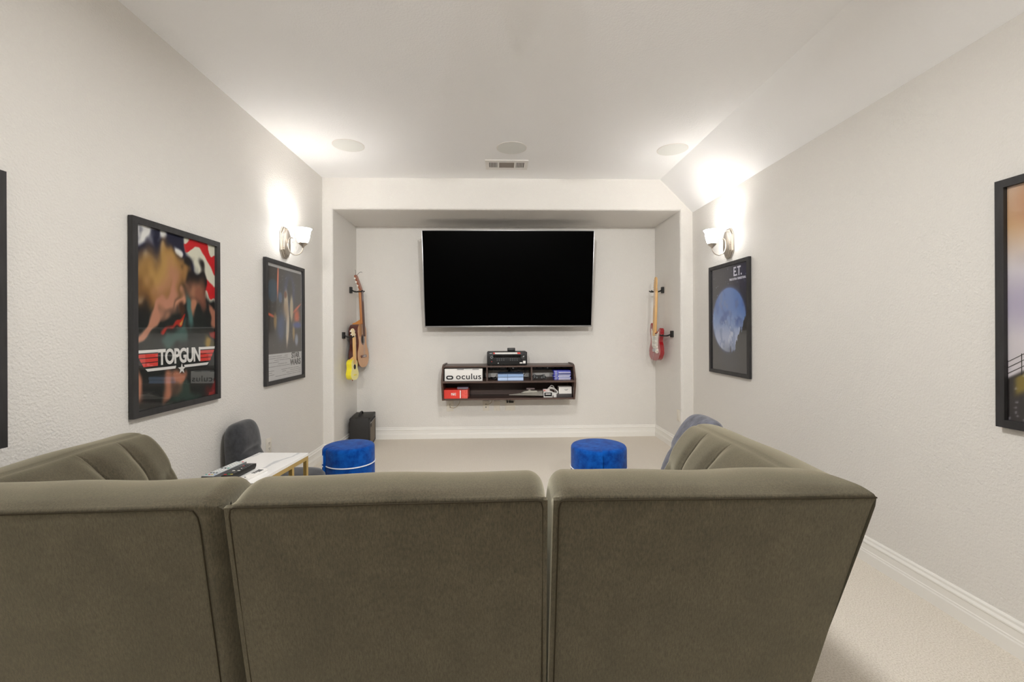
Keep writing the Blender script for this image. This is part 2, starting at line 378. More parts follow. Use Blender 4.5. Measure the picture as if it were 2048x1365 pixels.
def sofa_run(length, miter_start, miter_end, end_r0, end_r1, round_outer0=False, round_outer1=False, grooves=(), crest_seam=False, seed=0, diag=None):
    """stations along one straight back; returns rows of local points (t along, u inward, z)"""
    rnd = random.Random(seed); ph = [rnd.uniform(0, 6) for _ in range(4)]
    ts = set(np.linspace(0, length, 110).tolist())
    for r, e in ((end_r0, 0), (end_r1, length)):
        if r: ts |= {abs(e - r * (1 - math.cos(k / 10 * PI / 2))) for k in range(11)}
    for g in grooves: ts |= {g + k * 0.003 for k in range(-4, 5)}
    rows = []
    for t in sorted(ts):
        row = []
        for i, (u, z) in enumerate(PROF):
            nx, nz = PN[i]
            d = 0.0
            w = 0.0 if i < N_OUT else min(1.0, (i - N_OUT + 1) / 5)
            for r, dist, ro in ((end_r0, t, round_outer0), (end_r1, length - t, round_outer1)):
                if r and dist < r:
                    sh = r * (1 - math.sqrt(max(0, 1 - (1 - dist / r) ** 2)))
                    d += sh * (1.0 if ro else w)
            if i >= N_OUT:
                d += 0.0022 * w * (math.sin(t * 9 + ph[0]) + math.sin(t * 17 + ph[1] + u * 9) * 0.6)
                inner = min(1.0, max(0.0, (u - 0.155) / 0.06))
                for g in grooves:
                    d += inner * (0.0075 * bump1(t - g, 0.004) + 0.012 * bump1(t - g, 0.035))
                    d += 0.03 * bump1(math.hypot(t - g, z - 0.64), 0.035)
                if crest_seam: d += 0.004 * bump1(u - 0.14, 0.006)
                if diag:
                    for (ta, za, tb, zb) in diag:
                        L2 = (tb - ta) ** 2 + (zb - za) ** 2
                        k = max(0, min(1, ((t - ta) * (tb - ta) + (z - za) * (zb - za)) / L2))
                        dd = math.hypot(t - ta - k * (tb - ta), z - za - k * (zb - za))
                        d += inner * (0.006 * bump1(dd, 0.006) + 0.009 * bump1(dd, 0.03)) * (1 - 0.6 * k)
            else:
                d += 0.0025 * math.sin(t * 7 + ph[2] + z * 5) * (1 if 0 < i < N_OUT - 1 else 0)
            uu, zz = u + nx * d, z + nz * d
            tt = t
            if miter_end: tt = t * (1 - uu / length)
            if miter_start: tt = uu + t * (1 - uu / length)
            row.append((tt, uu, zz))
        rows.append(row)
    return rows
def back_mesh(name, parent, rows, o, dr, iw, cap0, cap1):
    """rows in (t,u,z) -> mesh. o origin, dr along, iw inward"""
    mb = MB(); o = Vector(o); dr = Vector(dr); iw = Vector(iw)
    V = mb.sheet([[(*(o + dr * t + iw * u), z) for t, u, z in row] for row in rows])
    if cap0: mb.bm.faces.new(V[0])
    if cap1: mb.bm.faces.new(V[-1][::-1])
    return mb.build(name, M_FABRIC, parent, angle=50)
def seam(parent, pts, r=0.0018):
    return MB().tube(pts, r, 6).build('piping', M_SEAM, parent)
def outer_u(z): return 0.18 * (ZS - z)
def seat_block(parent, x0, x1, y0, y1, cx0, cx1, cy0):
    MB().box(x0, x1, y0, y1 - 0.01, 0.07, 0.27, 0.02, 3).build('base', M_FABRIC, parent)
    mb = MB()
    n = 22
    def sup(a): return (1 - abs(a) ** 7)
    g = []
    for j in range(n + 1):
        row = []
        for i in range(n + 1):
            a, b = 2 * i / n - 1, 2 * j / n - 1
            row.append((cx0 + (cx1 - cx0) * i / n, cy0 + (y1 - cy0) * j / n, 0.30 + 0.145 * max(0, sup(a) * sup(b)) ** 0.4))
        g.append(row)
    mb.sheet(g); mb.box(cx0, cx1, cy0, y1, 0.27, 0.302, 0.004)
    mb.build('seat_cushion', M_FABRIC, parent)
    lg = MB().lathe([(0, 0), (0.018, 0), (0.026, 0.075), (0, 0.075)], 14).mesh('leg', M_LEG)
    for lx in (x0 + 0.06, x1 - 0.06):
        for ly in (y0 + 0.06, y1 - 0.08): put('leg', lg, parent, (lx, ly, 0))
YS = 1.115                      # rear seam line
YE = 1.885                      # front end of the side backs
# middle module
sm = thing('sofa_module', 'olive grey armless sofa module between the two corner modules, seen from behind', 'sofa module', (-0.2725, YS, 0), 0.0, 'sectional sofa modules')
W = 0.804
rows = sofa_run(W, False, False, 0.05, 0.045, grooves=(0.2, 0.4, 0.6), seed=3)
back_mesh('backrest', sm, rows, (-W / 2, 0), (1, 0), (0, 1), True, True)
e = 0.012
seam(sm, [(-W/2 + e, outer_u(z) - 0.001, z) for z in (0.1, 0.3, 0.5, 0.7, 0.8)] + [(-W/2 + e + 0.004, outer_u(0.817) - 0.001, 0.817), (-W/2 + e + 0.012, -0.001, ZS)] + [(x, -0.001, ZS) for x in (-0.3, -0.2, -0.1, 0, 0.1, 0.2, 0.3)] + [(W/2 - e - 0.012, -0.001, ZS), (W/2 - e - 0.004, outer_u(0.817) - 0.001, 0.817)] + [(W/2 - e, outer_u(z) - 0.001, z) for z in (0.8, 0.7, 0.5, 0.3, 0.1)])
seat_block(sm, -W/2 + 0.01, W/2 - 0.01, 0.17, 0.87, -W/2 + 0.005, W/2 - 0.005, 0.27)
# right corner module
sr = thing('sofa_corner_module', 'olive grey corner sofa module at the right end, nearest the bare right wall', 'sofa module', (0.131, YS - 0.005, 0), 0.0, 'sectional sofa modules')
W2, D2 = 0.836, YE - YS
rows = sofa_run(W2, False, True, 0.055, 0, grooves=(0.2, 0.41), seed=5)
back_mesh('backrest', sr, rows, (0, 0), (1, 0), (0, 1), True, False)
rows = sofa_run(D2, True, False, 0, 0.05, grooves=(0.33, 0.545), crest_seam=True, seed=8, diag=((0.545, 0.64, 0.80, 0.72), (0.545, 0.64, 0.80, 0.55)))
back_mesh('side_backrest', sr, rows, (W2, 0), (0, 1), (-1, 0), False, True)
seam(sr, [(e + 0.002, outer_u(z) - 0.001, z) for z in (0.1, 0.3, 0.5, 0.7, 0.8)] + [(e + 0.006, outer_u(0.817) - 0.001, 0.817), (e + 0.014, -0.001, ZS)] + [(x, -0.001, ZS) for x in (0.1, 0.25, 0.4, 0.55, 0.7, W2 - 0.02, W2)] + [(W2 + 0.001, y, ZS) for y in (0.02, 0.2, 0.4, 0.6, D2 - 0.02)])
seat_block(sr, 0.01, W2 - 0.16, 0.17, 0.87, 0.005, W2 - 0.28, 0.27)
# left corner module, turned a little so that its left end is nearer
sl = thing('sofa_corner_module', 'olive grey corner sofa module at the left end, beside the marble side table', 'sofa module', (-0.698, YS + 0.012, 0), math.radians(1.2), 'sectional sofa modules')
W3, D3 = 0.865, YE - YS
rows = sofa_run(W3, True, False, 0, 0.05, round_outer1=True, grooves=(0.42, 0.64), seed=11)
back_mesh('backrest', sl, rows, (-W3, 0), (1, 0), (0, 1), False, True)
rows = sofa_run(D3, False, True, 0.06, 0, grooves=(0.225, 0.435), crest_seam=True, seed=13, diag=((0.225, 0.64, 0.0, 0.72), (0.225, 0.64, 0.0, 0.55)))
back_mesh('side_backrest', sl, rows, (-W3, D3), (0, -1), (1, 0), True, False)
xe = -0.052
seam(sl, [(-W3, -0.001, ZS)] + [(x, -0.001, ZS) for x in (-0.75, -0.6, -0.45, -0.3, -0.15)] + [(xe - 0.03, -0.001, ZS), (xe - 0.012, outer_u(0.817) - 0.001, 0.817), (xe - 0.003, outer_u(0.80) - 0.001, 0.80), (xe, outer_u(0.77) - 0.001, 0.77)] + [(xe, outer_u(z) - 0.001, z) for z in (0.7, 0.5, 0.3, 0.1)])
seam(sl, [(-W3 - 0.001, y, ZS) for y in (0.0, 0.2, 0.4, 0.6, D3 - 0.02)])
seat_block(sl, -W3 + 0.16, -0.02, 0.17, 0.87, -W3 + 0.28, -0.015, 0.27)

# the modules settle a little differently on the carpet
sm.scale = (1, 1, 0.987); sm.rotation_euler = (0, -0.008, 0)
sr.scale = (1, 1, 0.992); sr.rotation_euler = (0, 0.008, 0)
sl.scale = (1, 1, 0.977); sl.rotation_euler = (0, 0, math.radians(1.7))

# ------------------------------------------------------------------ wall sconces
def sconce(label, loc, rotz):
    t = thing('wall_sconce', label, 'wall lamp', loc, rotz, 'wall sconces')
    def octo(hw, hh, ch): return [(-hw, -hh + ch), (-hw * 0.45, -hh), (hw * 0.45, -hh), (hw, -hh + ch), (hw, hh - ch), (hw * 0.45, hh), (-hw * 0.45, hh), (-hw, hh - ch)]
    mb = MB()
    mb.prism(octo(0.074, 0.126, 0.055), -0.010, 0, 'y'); mb.prism(octo(0.066, 0.117, 0.05), -0.020, -0.010, 'y'); mb.prism(octo(0.050, 0.100, 0.04), -0.030, -0.020, 'y')
    bp = mb.build('backplate', M_NICKEL, t, smooth=False)
    mb = MB()
    oc = octo(0.056, 0.107, 0.045)
    for i in range(8):
        a, b = Vector(oc[i]), Vector(oc[(i + 1) % 8]); n = max(2, int((b - a).length / 0.011))
        for k in range(n):
            p = a + (b - a) * k / n; mb.ico((p.x, -0.023, p.y), 0.0045, 1)
    mb.build('bead_trim', M_NICKEL, bp)
    MB().tube(smooth_path([(0, -0.072, 0.008), (0, -0.078, 0.024), (0, -0.066, 0.040), (0, -0.046, 0.036), (0, -0.034, 0.010), (0, -0.033, -0.035), (0, -0.048, -0.075), (0, -0.085, -0.098), (0, -0.122, -0.090), (0, -0.145, -0.064), (0, -0.150, -0.036)], 6), 0.0042, 8).build('scroll_arm', M_NICKEL, t)
    MB().cyl((0, 0, 0.0), 0.006, -0.036, -0.028, 10, 'y').build('screw_boss', M_NICKEL, t); MB().ico((0, -0.071, 0.004), 0.006, 1).build('scroll_tip', M_NICKEL, t)
    MB().lathe([(0, -0.042), (0.007, -0.042), (0.010, -0.032), (0.028, -0.016), (0.037, -0.004), (0.036, -0.001), (0, -0.001)], 24, (0, -0.150, 0)).build('shade_cup', M_NICKEL, t)
    pr = [(0.034, 0.0), (0.043, 0.018), (0.051, 0.046), (0.055, 0.078), (0.058, 0.098), (0.064, 0.109), (0.069, 0.113)]
    MB().lathe(pr + [(r - 0.003, z) for r, z in pr[::-1]] + [(0.031, 0.002), (0, 0.002)], 32, (0, -0.150, 0)).build('lamp_shade', M_SHADE, t)
    ld = bpy.data.lights.new('bulb', 'POINT'); ld.energy = SCONCE_BULB_W; ld.color = (1.0, 0.985, 0.965); ld.shadow_soft_size = 0.028
    lo = bpy.data.objects.new('bulb', ld); COL.objects.link(lo); lo.parent = t; lo.location = (0, -0.150, 0.075)
    return t
sconce('lit nickel sconce with white glass shade on the left wall, above the second framed poster from the alcove', (XL, 3.62, 1.960), PI / 2)
sconce('lit nickel sconce with white glass shade on the right wall, above the poster with a pale blue disc', (XR, 3.69, 1.972), -PI / 2)
sconce('lit nickel sconce on the left wall, added out of view beside the viewer', (XL, -0.60, 1.960), PI / 2)  # this and the next: unseen sconces added to even out the room's brightness
sconce('lit nickel sconce on the right wall, added out of view beside the viewer', (XR, -0.40, 1.972), -PI / 2)
bpy.data.objects['wall_sconce']['label'] = 'lit nickel sconce with white glass shade on the left wall'
bpy.data.objects['wall_sconce.001']['label'] = 'lit nickel sconce with white glass shade on the right wall'

# flush ceiling lamp added as fill over the sofa, just above the view
for (lx, ly, watt, w_) in ((0.12, 1.70, FILL_CEILING_W, 'over the sofa'),):
    t = thing('fill_ceiling_lamp', 'round flush white fill lamp added out of view overhead, the one %s' % w_, 'ceiling lamp', (lx, ly, ZC))
    MB().lathe([(0, 0), (0.17, 0), (0.17, -0.02), (0.165, -0.03), (0.15, -0.03), (0, -0.03)], 32).build('lamp_base', M_NICKEL, t)
    MB().lathe([(0.15, -0.031), (0.135, -0.05), (0.09, -0.07), (0, -0.08)], 32).build('lamp_dome', mat('lit_dome', (250, 246, 240), 0.4, emit=(255, 246, 232), estr=3.0), t)
    ld = bpy.data.lights.new('lamp_light', 'AREA'); ld.shape = 'DISK'; ld.size = 0.36; ld.energy = watt; ld.color = (1.0, 0.99, 0.975)
    lo = bpy.data.objects.new('lamp_light', ld); COL.objects.link(lo); lo.parent = t; lo.location = (0, 0, -0.085)

# ------------------------------------------------------------------ framed posters
def sstep(a, b, x): t = np.clip((x - a) / (b - a), 0, 1); return t * t * (3 - 2 * t)
def ell(U, V, cx, cy, rx, ry, soft=0.25, ang=0.0):
    ca, sa = math.cos(ang), math.sin(ang); x, y = U - cx, V - cy
    d = np.sqrt(((x * ca + y * sa) / rx) ** 2 + ((-x * sa + y * ca) / ry) ** 2)
    return 1 - sstep(1 - soft, 1 + soft, d)
def vnoise(U, V, s, seed):
    rs = np.random.RandomState(seed); g = rs.rand(64, 64); x = U * s; y = V * s
    xi = np.floor(x).astype(int); yi = np.floor(y).astype(int); fx = x - xi; fy = y - yi
    fx = fx * fx * (3 - 2 * fx); fy = fy * fy * (3 - 2 * fy)
    G = lambda a, b: g[a % 64, b % 64]
    return (G(xi, yi) * (1 - fx) + G(xi + 1, yi) * fx) * (1 - fy) + (G(xi, yi + 1) * (1 - fx) + G(xi + 1, yi + 1) * fx) * fy
def fbm(U, V, s, seed): return (vnoise(U, V, s, seed) + .5 * vnoise(U, V, s * 2.1, seed + 1) + .25 * vnoise(U, V, s * 4.3, seed + 2)) / 1.75
class Paint:
    def __init__(s, w, h, nu, nv):
        u, v = np.meshgrid(np.linspace(0, 1, nu), np.linspace(0, 1, nv)); s.U, s.V = u, v; s.C = np.zeros(u.shape + (3,)); s.w, s.h = w, h
    def over(s, c, a): a = np.clip(a, 0, 1)[..., None]; s.C = s.C * (1 - a) + np.array(c) / 255 * a
    def mesh(s):
        nv, nu = s.U.shape; P = np.stack([(s.U - .5) * s.w, np.zeros_like(s.U), (s.V - .5) * s.h], -1).reshape(-1, 3)
        idx = np.arange(nu * nv).reshape(nv, nu); F = np.stack([idx[:-1, :-1], idx[:-1, 1:], idx[1:, 1:], idx[1:, :-1]], -1).reshape(-1, 4)
        me = bpy.data.meshes.new('print'); me.from_pydata(P.tolist(), [], F.tolist())
        at = me.color_attributes.new('print', 'FLOAT_COLOR', 'POINT')
        c = s.C.reshape(-1, 3); c = np.where(c <= 0.04045, c / 12.92, ((c + 0.055) / 1.055) ** 2.4)
        at.data.foreach_set('color', np.concatenate([c, np.ones((len(c), 1))], 1).astype(np.float32).ravel())
        me.materials.append(M_PRINT); return me
PW, PH, FW, FD = 0.648, 0.953, 0.030, 0.022
def framed_poster(label, loc, rotz, painter):
    t = thing('framed_poster', label, 'framed poster', loc, rotz, 'framed posters')
    hw, hh = PW / 2, PH / 2
    for nm, poly in (('frame_rail', [(-hw, hh), (hw, hh), (hw - FW, hh - FW), (-hw + FW, hh - FW)]), ('frame_rail', [(-hw, -hh), (-hw + FW, -hh + FW), (hw - FW, -hh + FW), (hw, -hh)]),
                     ('frame_stile', [(-hw, -hh), (-hw, hh), (-hw + FW, hh - FW), (-hw + FW, -hh + FW)]), ('frame_stile', [(hw, -hh), (hw - FW, -hh + FW), (hw - FW, hh - FW), (hw, hh)])):
        MB().prism(poly, -FD, 0, 'y').build(nm, M_FRAME, t, smooth=False)
    iw, ih = PW - 2 * FW, PH - 2 * FW
    MB().box(-iw / 2 - 0.004, iw / 2 + 0.004, -0.006, -0.002, -ih / 2 - 0.004, ih / 2 + 0.004).build('backing_board', M_SATIN, t, smooth=False)
    p = Paint(iw, ih, 116, 176); extra = painter(p, iw, ih)
    pr = put('print', p.mesh(), t, (0, -0.0065, 0))
    for f in extra: f(t, -0.0072)
    MB().box(-iw / 2 - 0.002, iw / 2 + 0.002, -0.0115, -0.0095, -ih / 2 - 0.002, ih / 2 + 0.002).build('glass_pane', M_GLASS, t, smooth=False)
    return t
def quad(name, m, t, y, pts):
    mb = MB(); mb.prism(pts, y, y + 0.0005, 'y'); return mb.build(name, m, t, smooth=False)
def paint_jet(p, w, h):
    U = p.U + .42 * (fbm(p.U, p.V, 4, 70) - .5); V = p.V + .30 * (fbm(p.U, p.V, 4, 90) - .5)      # loose abstract colour patches
    p.over((26, 28, 52), np.ones_like(U))
    for k, (sx, sy) in enumerate(((.12, .93), (.30, .95), (.10, .82), (.50, .91), (.06, .70), (.28, .86), (.06, .97))): p.over((236, 236, 232), ell(U, V, sx, sy, .055, .035, .5))
    s = (V - 0.93 + 0.16 * (U - .62)) / 0.075
    stripe = (np.sin(s * PI) > 0).astype(float)
    right = sstep(.60, .66, U) * sstep(.5, .55, V)
    p.over((226, 224, 204), right); p.over((206, 30, 36), right * sstep(-.15, .15, np.sin(s * PI * .82 + .4)))
    p.over((236, 228, 205), sstep(.08, .0, U) * sstep(.62, .68, V) * sstep(.82, .76, V))
    n = fbm(U, V, 9, 3)
    p.over((24, 24, 24), sstep(.68, .62, V - .06 * n)); p.over((24, 34, 30), sstep(.64, .5, V) * n)
    p.over((150, 108, 56), ell(U, V, .33, .745, .25, .155, .3)); p.over((206, 168, 98), ell(U, V, .31, .79, .17, .09, .6) * (.4 + .6 * n)); p.over((104, 70, 36), ell(U, V, .15, .70, .08, .10, .6) * n)
    p.over((184, 132, 98), ell(U, V, .36, .715, .11, .09, .8))
    p.over((20, 16, 15), ell(U, V, .68, .765, .155, .095, .2)); p.over((170, 116, 88), ell(U, V, .675, .675, .10, .10, .8)); p.over((120, 70, 54), ell(U, V, .74, .66, .06, .10, .5) * .6)
    p.over((194, 136, 110), ell(U, V, .20, .49, .27, .045, .4, .75)); p.over((206, 146, 116), ell(U, V, .44, .575, .12, .035, .4, .35)); p.over((180, 120, 96), ell(U, V, .95, .56, .09, .05, .4, -.7))
    p.over((74, 112, 108), ell(U, V, .60, .50, .055, .13, .3, .18)); p.over((60, 92, 86), ell(U, V, .46, .36, .09, .06, .5)); p.over((190, 130, 100), ell(U, V, .67, .52, .05, .07, .4))
    p.over((72, 44, 28), ell(U, V, .45, .53, .06, .05, .5)); p.over((176, 40, 26), ell(U, V, .42, .455, .075, .028, .25)); p.over((196, 150, 70), ell(U, V, .43, .452, .03, .012, .4)); p.over((150, 44, 34), ell(U, V, .92, .45, .05, .03, .3)); p.over((160, 130, 50), ell(U, V, .86, .38, .05, .035, .5))
    p.over((188, 124, 96), ell(U, V, .46, .10, .11, .06, .4)); p.over((196, 132, 104), ell(U, V, .09, .07, .10, .09, .4)); p.over((120, 30, 30), ell(U, V, .92, .07, .1, .05, .5)); p.over((44, 66, 58), ell(U, V, .55, .03, .2, .03, .5))
    def title(t, y):
        zc = (0.268 - .5) * h
        text_on('TOPGUN', 0.108, M_WHITE, t, (0.004, y - 0.0006, zc + 0.006), bold=0.0035, sx=0.74, space=0.92, name='title_lettering')
        for sg in (-1, 1):
            x1, x0 = sg * w * .265, sg * w * .485
            for k in range(3):
                za, zb = zc + .030 - k * .022, zc + .012 - k * .022
                q = [(x1, za), (x0 * (1 - .05 * k), za), (x0 * (1 - .05 * k - .035), zb), (x1, zb)]
                quad('title_stripe', M_ORANGE, t, y, q if sg > 0 else q[::-1])
            q = [(sg * w * .255, zc + .050), (sg * w * .495, zc + .050), (sg * w * .49, zc + .036), (sg * w * .255, zc + .036)]
            quad('title_bar', M_WHITE, t, y, q if sg > 0 else q[::-1])
            q = [(sg * w * .05, zc - .042), (sg * w * .40, zc - .042), (sg * w * .375, zc - .056), (sg * w * .06, zc - .056)]
            quad('title_bar', M_WHITE, t, y, q if sg > 0 else q[::-1])
        st = [((.030 if k % 2 == 0 else .012) * math.sin(k * PI / 5) + 0.012, zc - .062 + (.030 if k % 2 == 0 else .012) * math.cos(k * PI / 5)) for k in range(10)]
        quad('title_star', M_WHITE, t, y - .0004, st)
    return [title]
def paint_space(p, w, h):
    U, V = p.U, p.V; n = fbm(U, V, 8, 21)
    p.over((198, 198, 198), np.ones_like(U))
    a = sstep(.025, .03, U) * sstep(.985, .98, U) * sstep(.225, .23, V) * sstep(.975, .97, V)
    C0 = p.C.copy()
    p.over((26, 23, 22), np.ones_like(U)); p.over((52, 42, 36), n * .5)
    p.over((44, 66, 84), ell(U, V, .17, .77, .15, .10, .12)); p.over((70, 96, 112), ell(U, V, .15, .79, .09, .06, .6) * n)
    p.over((40, 62, 120), ell(U, V, .62, .78, .17, .15, .6) * .8); p.over((18, 18, 22), ell(U, V, .63, .79, .08, .11, .3))
    p.over((226, 104, 70), ell(U, V, .295, .87, .022, .14, .6, -.08)); p.over((240, 150, 110), ell(U, V, .295, .87, .008, .13, .6, -.08))
    p.over((214, 96, 60), ell(U, V, .10, .56, .13, .012, .7, -.15)); p.over((220, 110, 80), ell(U, V, .85, .64, .14, .012, .7, .35)); p.over((206, 90, 40), ell(U, V, .84, .56, .09, .075, .7))
    p.over((206, 190, 160), ell(U, V, .52, .66, .06, .13, .4)); p.over((214, 200, 178), ell(U, V, .56, .46, .045, .17, .4, -.12)); p.over((150, 120, 90), ell(U, V, .50, .60, .09, .09, .7) * n); p.over((196, 182, 150), ell(U, V, .68, .63, .05, .12, .4)); p.over((120, 66, 36), ell(U, V, .50, .75, .04, .03, .4))
    p.over((52, 84, 140), ell(U, V, .38, .46, .13, .13, .6) * (.4 + .5 * n)); p.over((70, 96, 132), ell(U, V, .36, .72, .05, .05, .4)); p.over((150, 120, 70), ell(U, V, .22, .51, .04, .07, .5)); p.over((160, 130, 74), ell(U, V, .74, .42, .035, .09, .5)); p.over((140, 150, 170), ell(U, V, .83, .34, .05, .055, .5)); p.over((46, 70, 150), ell(U, V, .86, .48, .14, .03, .7))
    rs = np.random.RandomState(4)
    for _ in range(60): p.over((190, 190, 200), ell(U, V, rs.rand(), .25 + .7 * rs.rand(), .006, .004, .5) * .6)
    p.C = C0 * (1 - a[..., None]) + p.C * a[..., None]
    def title(t, y):
        z = (0.165 - .5) * h
        text_on('STAR', 0.066, M_INK, t, (w * .29, y, z + .027), bold=0.002, sx=0.92, name='title_lettering'); text_on('WARS', 0.070, M_INK, t, (w * .29, y, z - .030), bold=0.002, sx=0.98, name='title_lettering')
        rs = random.Random(3)
        mb = MB()
        for k in range(11):
            zz = (0.205 - .5) * h - k * .0155; x = -w * .46
            while x < (w * .02 if k < 7 else w * .40):
                ln = rs.uniform(.03, .11)
                if rs.random() < .75: mb.box(x, min(x + ln, w * .45), y, y + .0004, zz - .0018, zz + .0018)
                x += ln + .008
        mb.build('small_print', mat('small_print_grey', (120, 120, 122), 0.7), t, smooth=False)
    return [title]
def paint_moon(p, w, h):
    U, V = p.U, p.V
    p.over((18, 18, 38), np.ones_like(U)); p.over((28, 28, 62), sstep(.3, .9, U) * sstep(.55, .9, V)); p.over((20, 18, 18), sstep(.34, .24, V))
    rs = np.random.RandomState(9)
    for _ in range(90): p.over((200, 210, 235), ell(U, V, rs.rand(), .45 + .55 * rs.rand(), .006, .004, .5) * rs.rand())
    asp = h / w; rx, ry = .455, .455 / asp * 1.02
    m = ell(U, V, .49, .49, rx, ry, .025)
    n = fbm(U, V, 6, 30)
    halo = ell(U, V, .49, .49, rx * 1.06, ry * 1.06, .06); p.over((90, 120, 190), halo * .5)
    base = p.C.copy(); p.over((96, 136, 206), np.ones_like(U)); p.over((190, 200, 226), sstep(.62, .28, V) * .9); p.over((58, 92, 170), sstep(.52, .72, n) * sstep(.3, .5, V) * .8); p.over((120, 140, 190), sstep(.55, .7, fbm(U, V, 11, 33)) * .6); p.over((226, 232, 244), sstep(.62, .75, fbm(U, V, 17, 40)) * sstep(.6, .35, V) * .7)
    p.C = base * (1 - m[..., None]) + p.C * m[..., None]
    ridge = .20 + .34 * sstep(.55, 1.0, U) ** 1.3 + .06 * (vnoise(U, V * 0, 26, 50) - .5) + .05 * (vnoise(U, V * 0, 60, 51) - .5)
    p.over((16, 14, 16), (V < ridge).astype(float) * sstep(.45, .6, U)); p.over((44, 54, 76), ell(U, V, .5, .12, .25, .12, .7) * .4)
    def title(t, y):
        text_on('E.T.', 0.105, mat('title_white', (236, 236, 250), .6), t, (w * .24, y, h * .43), bold=0.002, sx=0.8, name='title_lettering')
        text_on('THE EXTRA-TERRESTRIAL', 0.026, mat('title_white', (236, 236, 250), .6), t, (w * .235, y, h * .365), bold=0.0004, sx=0.85, name='title_lettering')
    return [title]
def paint_ship(p, w, h):
    U, V = p.U, p.V; n = fbm(U, V, 5, 61)
    p.over((214, 208, 214), np.ones_like(U)); p.over((168, 160, 190), ell(U, V, .4, .50, .6, .10, .8) * .8); p.over((206, 168, 122), sstep(.62, .85, V) * (.5 + .5 * n)); p.over((170, 104, 60), ell(U, V, .35, .92, .3, .12, .6) * .8); p.over((120, 110, 110), ell(U, V, .3, .68, .18, .05, .6) * n)
    e = .17 + .42 * U
    p.over((34, 28, 30), sstep(e + .02, e, V)); p.over((150, 128, 30), sstep(e + .005, e - .01, V) * sstep(e - .10, e - .06, V) * sstep(.02, .06, U) * .8)
    rs = np.random.RandomState(2)
    for _ in range(140):
        x = rs.rand(); p.over((180, 178, 190), ell(U, V, x, rs.rand() * .35, .008, .005, .5) * .6)
    def rail(t, y):
        mb = MB()
        for k in range(3): mb.tube([(-w/2, y, (.20 + .025 * k - .5) * h), (w/2, y, (.62 + .025 * k - .5) * h)], .0012, 4)
        for k in range(14): x = -w/2 + w * k / 13; z = (.20 + .42 * k / 13 - .5) * h; mb.tube([(x, y, z - .03), (x, y, z + .05)], .0012, 4)
        mb.build('printed_railing', M_INK, t)
    return [rail]
def paint_dark(p, w, h):
    U, V = p.U, p.V; p.over((40, 38, 46), np.ones_like(U)); p.over((120, 80, 60), fbm(U, V, 4, 5) * .7); p.over((70, 90, 120), sstep(.6, 1, V) * .6)
    return []
GAP = 0.004
framed_poster('black framed poster with a striped red and white title on the left wall', (XL + GAP, 2.4335, 1.3145), PI / 2 , paint_jet)
framed_poster('black framed dark poster with a white text panel below, under the left sconce', (XL + GAP, 3.6155, 1.3165), PI / 2, paint_space)
framed_poster('black framed poster with a pale blue disc on a dark night, under the right sconce', (XR - GAP, 3.688, 1.3335), -PI / 2, paint_moon)
framed_poster('black framed poster with pale sky above a dark railing, cut by the right edge', (XR - GAP, 1.342, 1.338), -PI / 2, paint_ship)
framed_poster('black poster frame cut by the left edge, only its far stile in view', (XL + GAP, 1.258, 1.326), PI / 2, paint_dark)

# ------------------------------------------------------------------ television
tv = thing('television', 'large black flat television with thin silver edge, on the alcove back wall', 'television', (0.117, 4.895, 1.281))
TW, TH = 1.846, 1.046
tilt = math.atan2(4.8953 - 4.7133, 2.3116 - 1.2814)
MB().box(-TW/2, TW/2, 0.0, 0.035, 0.0, TH, 0.004).build('back_shell', M_BLACK, tv).rotation_euler = (tilt, 0, 0)
MB().box(-TW/2 + 0.008, TW/2 - 0.008, -0.0025, 0.002, 0.016, TH - 0.008).build('screen', M_SCREEN, tv, smooth=False).rotation_euler = (tilt, 0, 0)
for nm, b in (('bezel', (-TW/2, TW/2, -0.004, 0.036, -0.001, 0.015)), ('bezel', (-TW/2 - 0.001, -TW/2 + 0.006, -0.004, 0.036, 0.0, TH)), ('bezel', (TW/2 - 0.006, TW/2 + 0.001, -0.004, 0.036, 0.0, TH)), ('bezel', (-TW/2, TW/2, -0.004, 0.036, TH - 0.004, TH + 0.001))):
    MB().box(*b, 0.0015).build(nm, M_SILVER, tv).rotation_euler = (tilt, 0, 0)
lg = MB().box(-0.012, 0.012, -0.007, -0.003, -0.012, 0.006, 0.002).build('logo_tab', M_GREYPLASTIC, tv); lg.rotation_euler = (tilt, 0, 0)
ld_ = MB().cyl((0, 0, -0.004), 0.003, -0.0085, -0.006, 10, 'y').build('standby_light', mat('standby_red', (190, 40, 40), 0.4), tv); ld_.rotation_euler = (tilt, 0, 0)
mb = MB()
for x in (-0.25, 0.25): mb.box(x - 0.02, x + 0.02, 0.04, 0.21, 0.30, 0.36)
mb.box(-0.32, 0.32, 0.195, 0.226, 0.2, 0.75); mb.box(-0.3, 0.3, -0.10, 0.0, 0.6, 0.64); mb.box(-0.27, -0.23, -0.1, 0.2, 0.60, 0.64); mb.box(0.23, 0.27, -0.1, 0.2, 0.60, 0.64)
mb.build('wall_bracket', M_BLACK, tv, smooth=False)

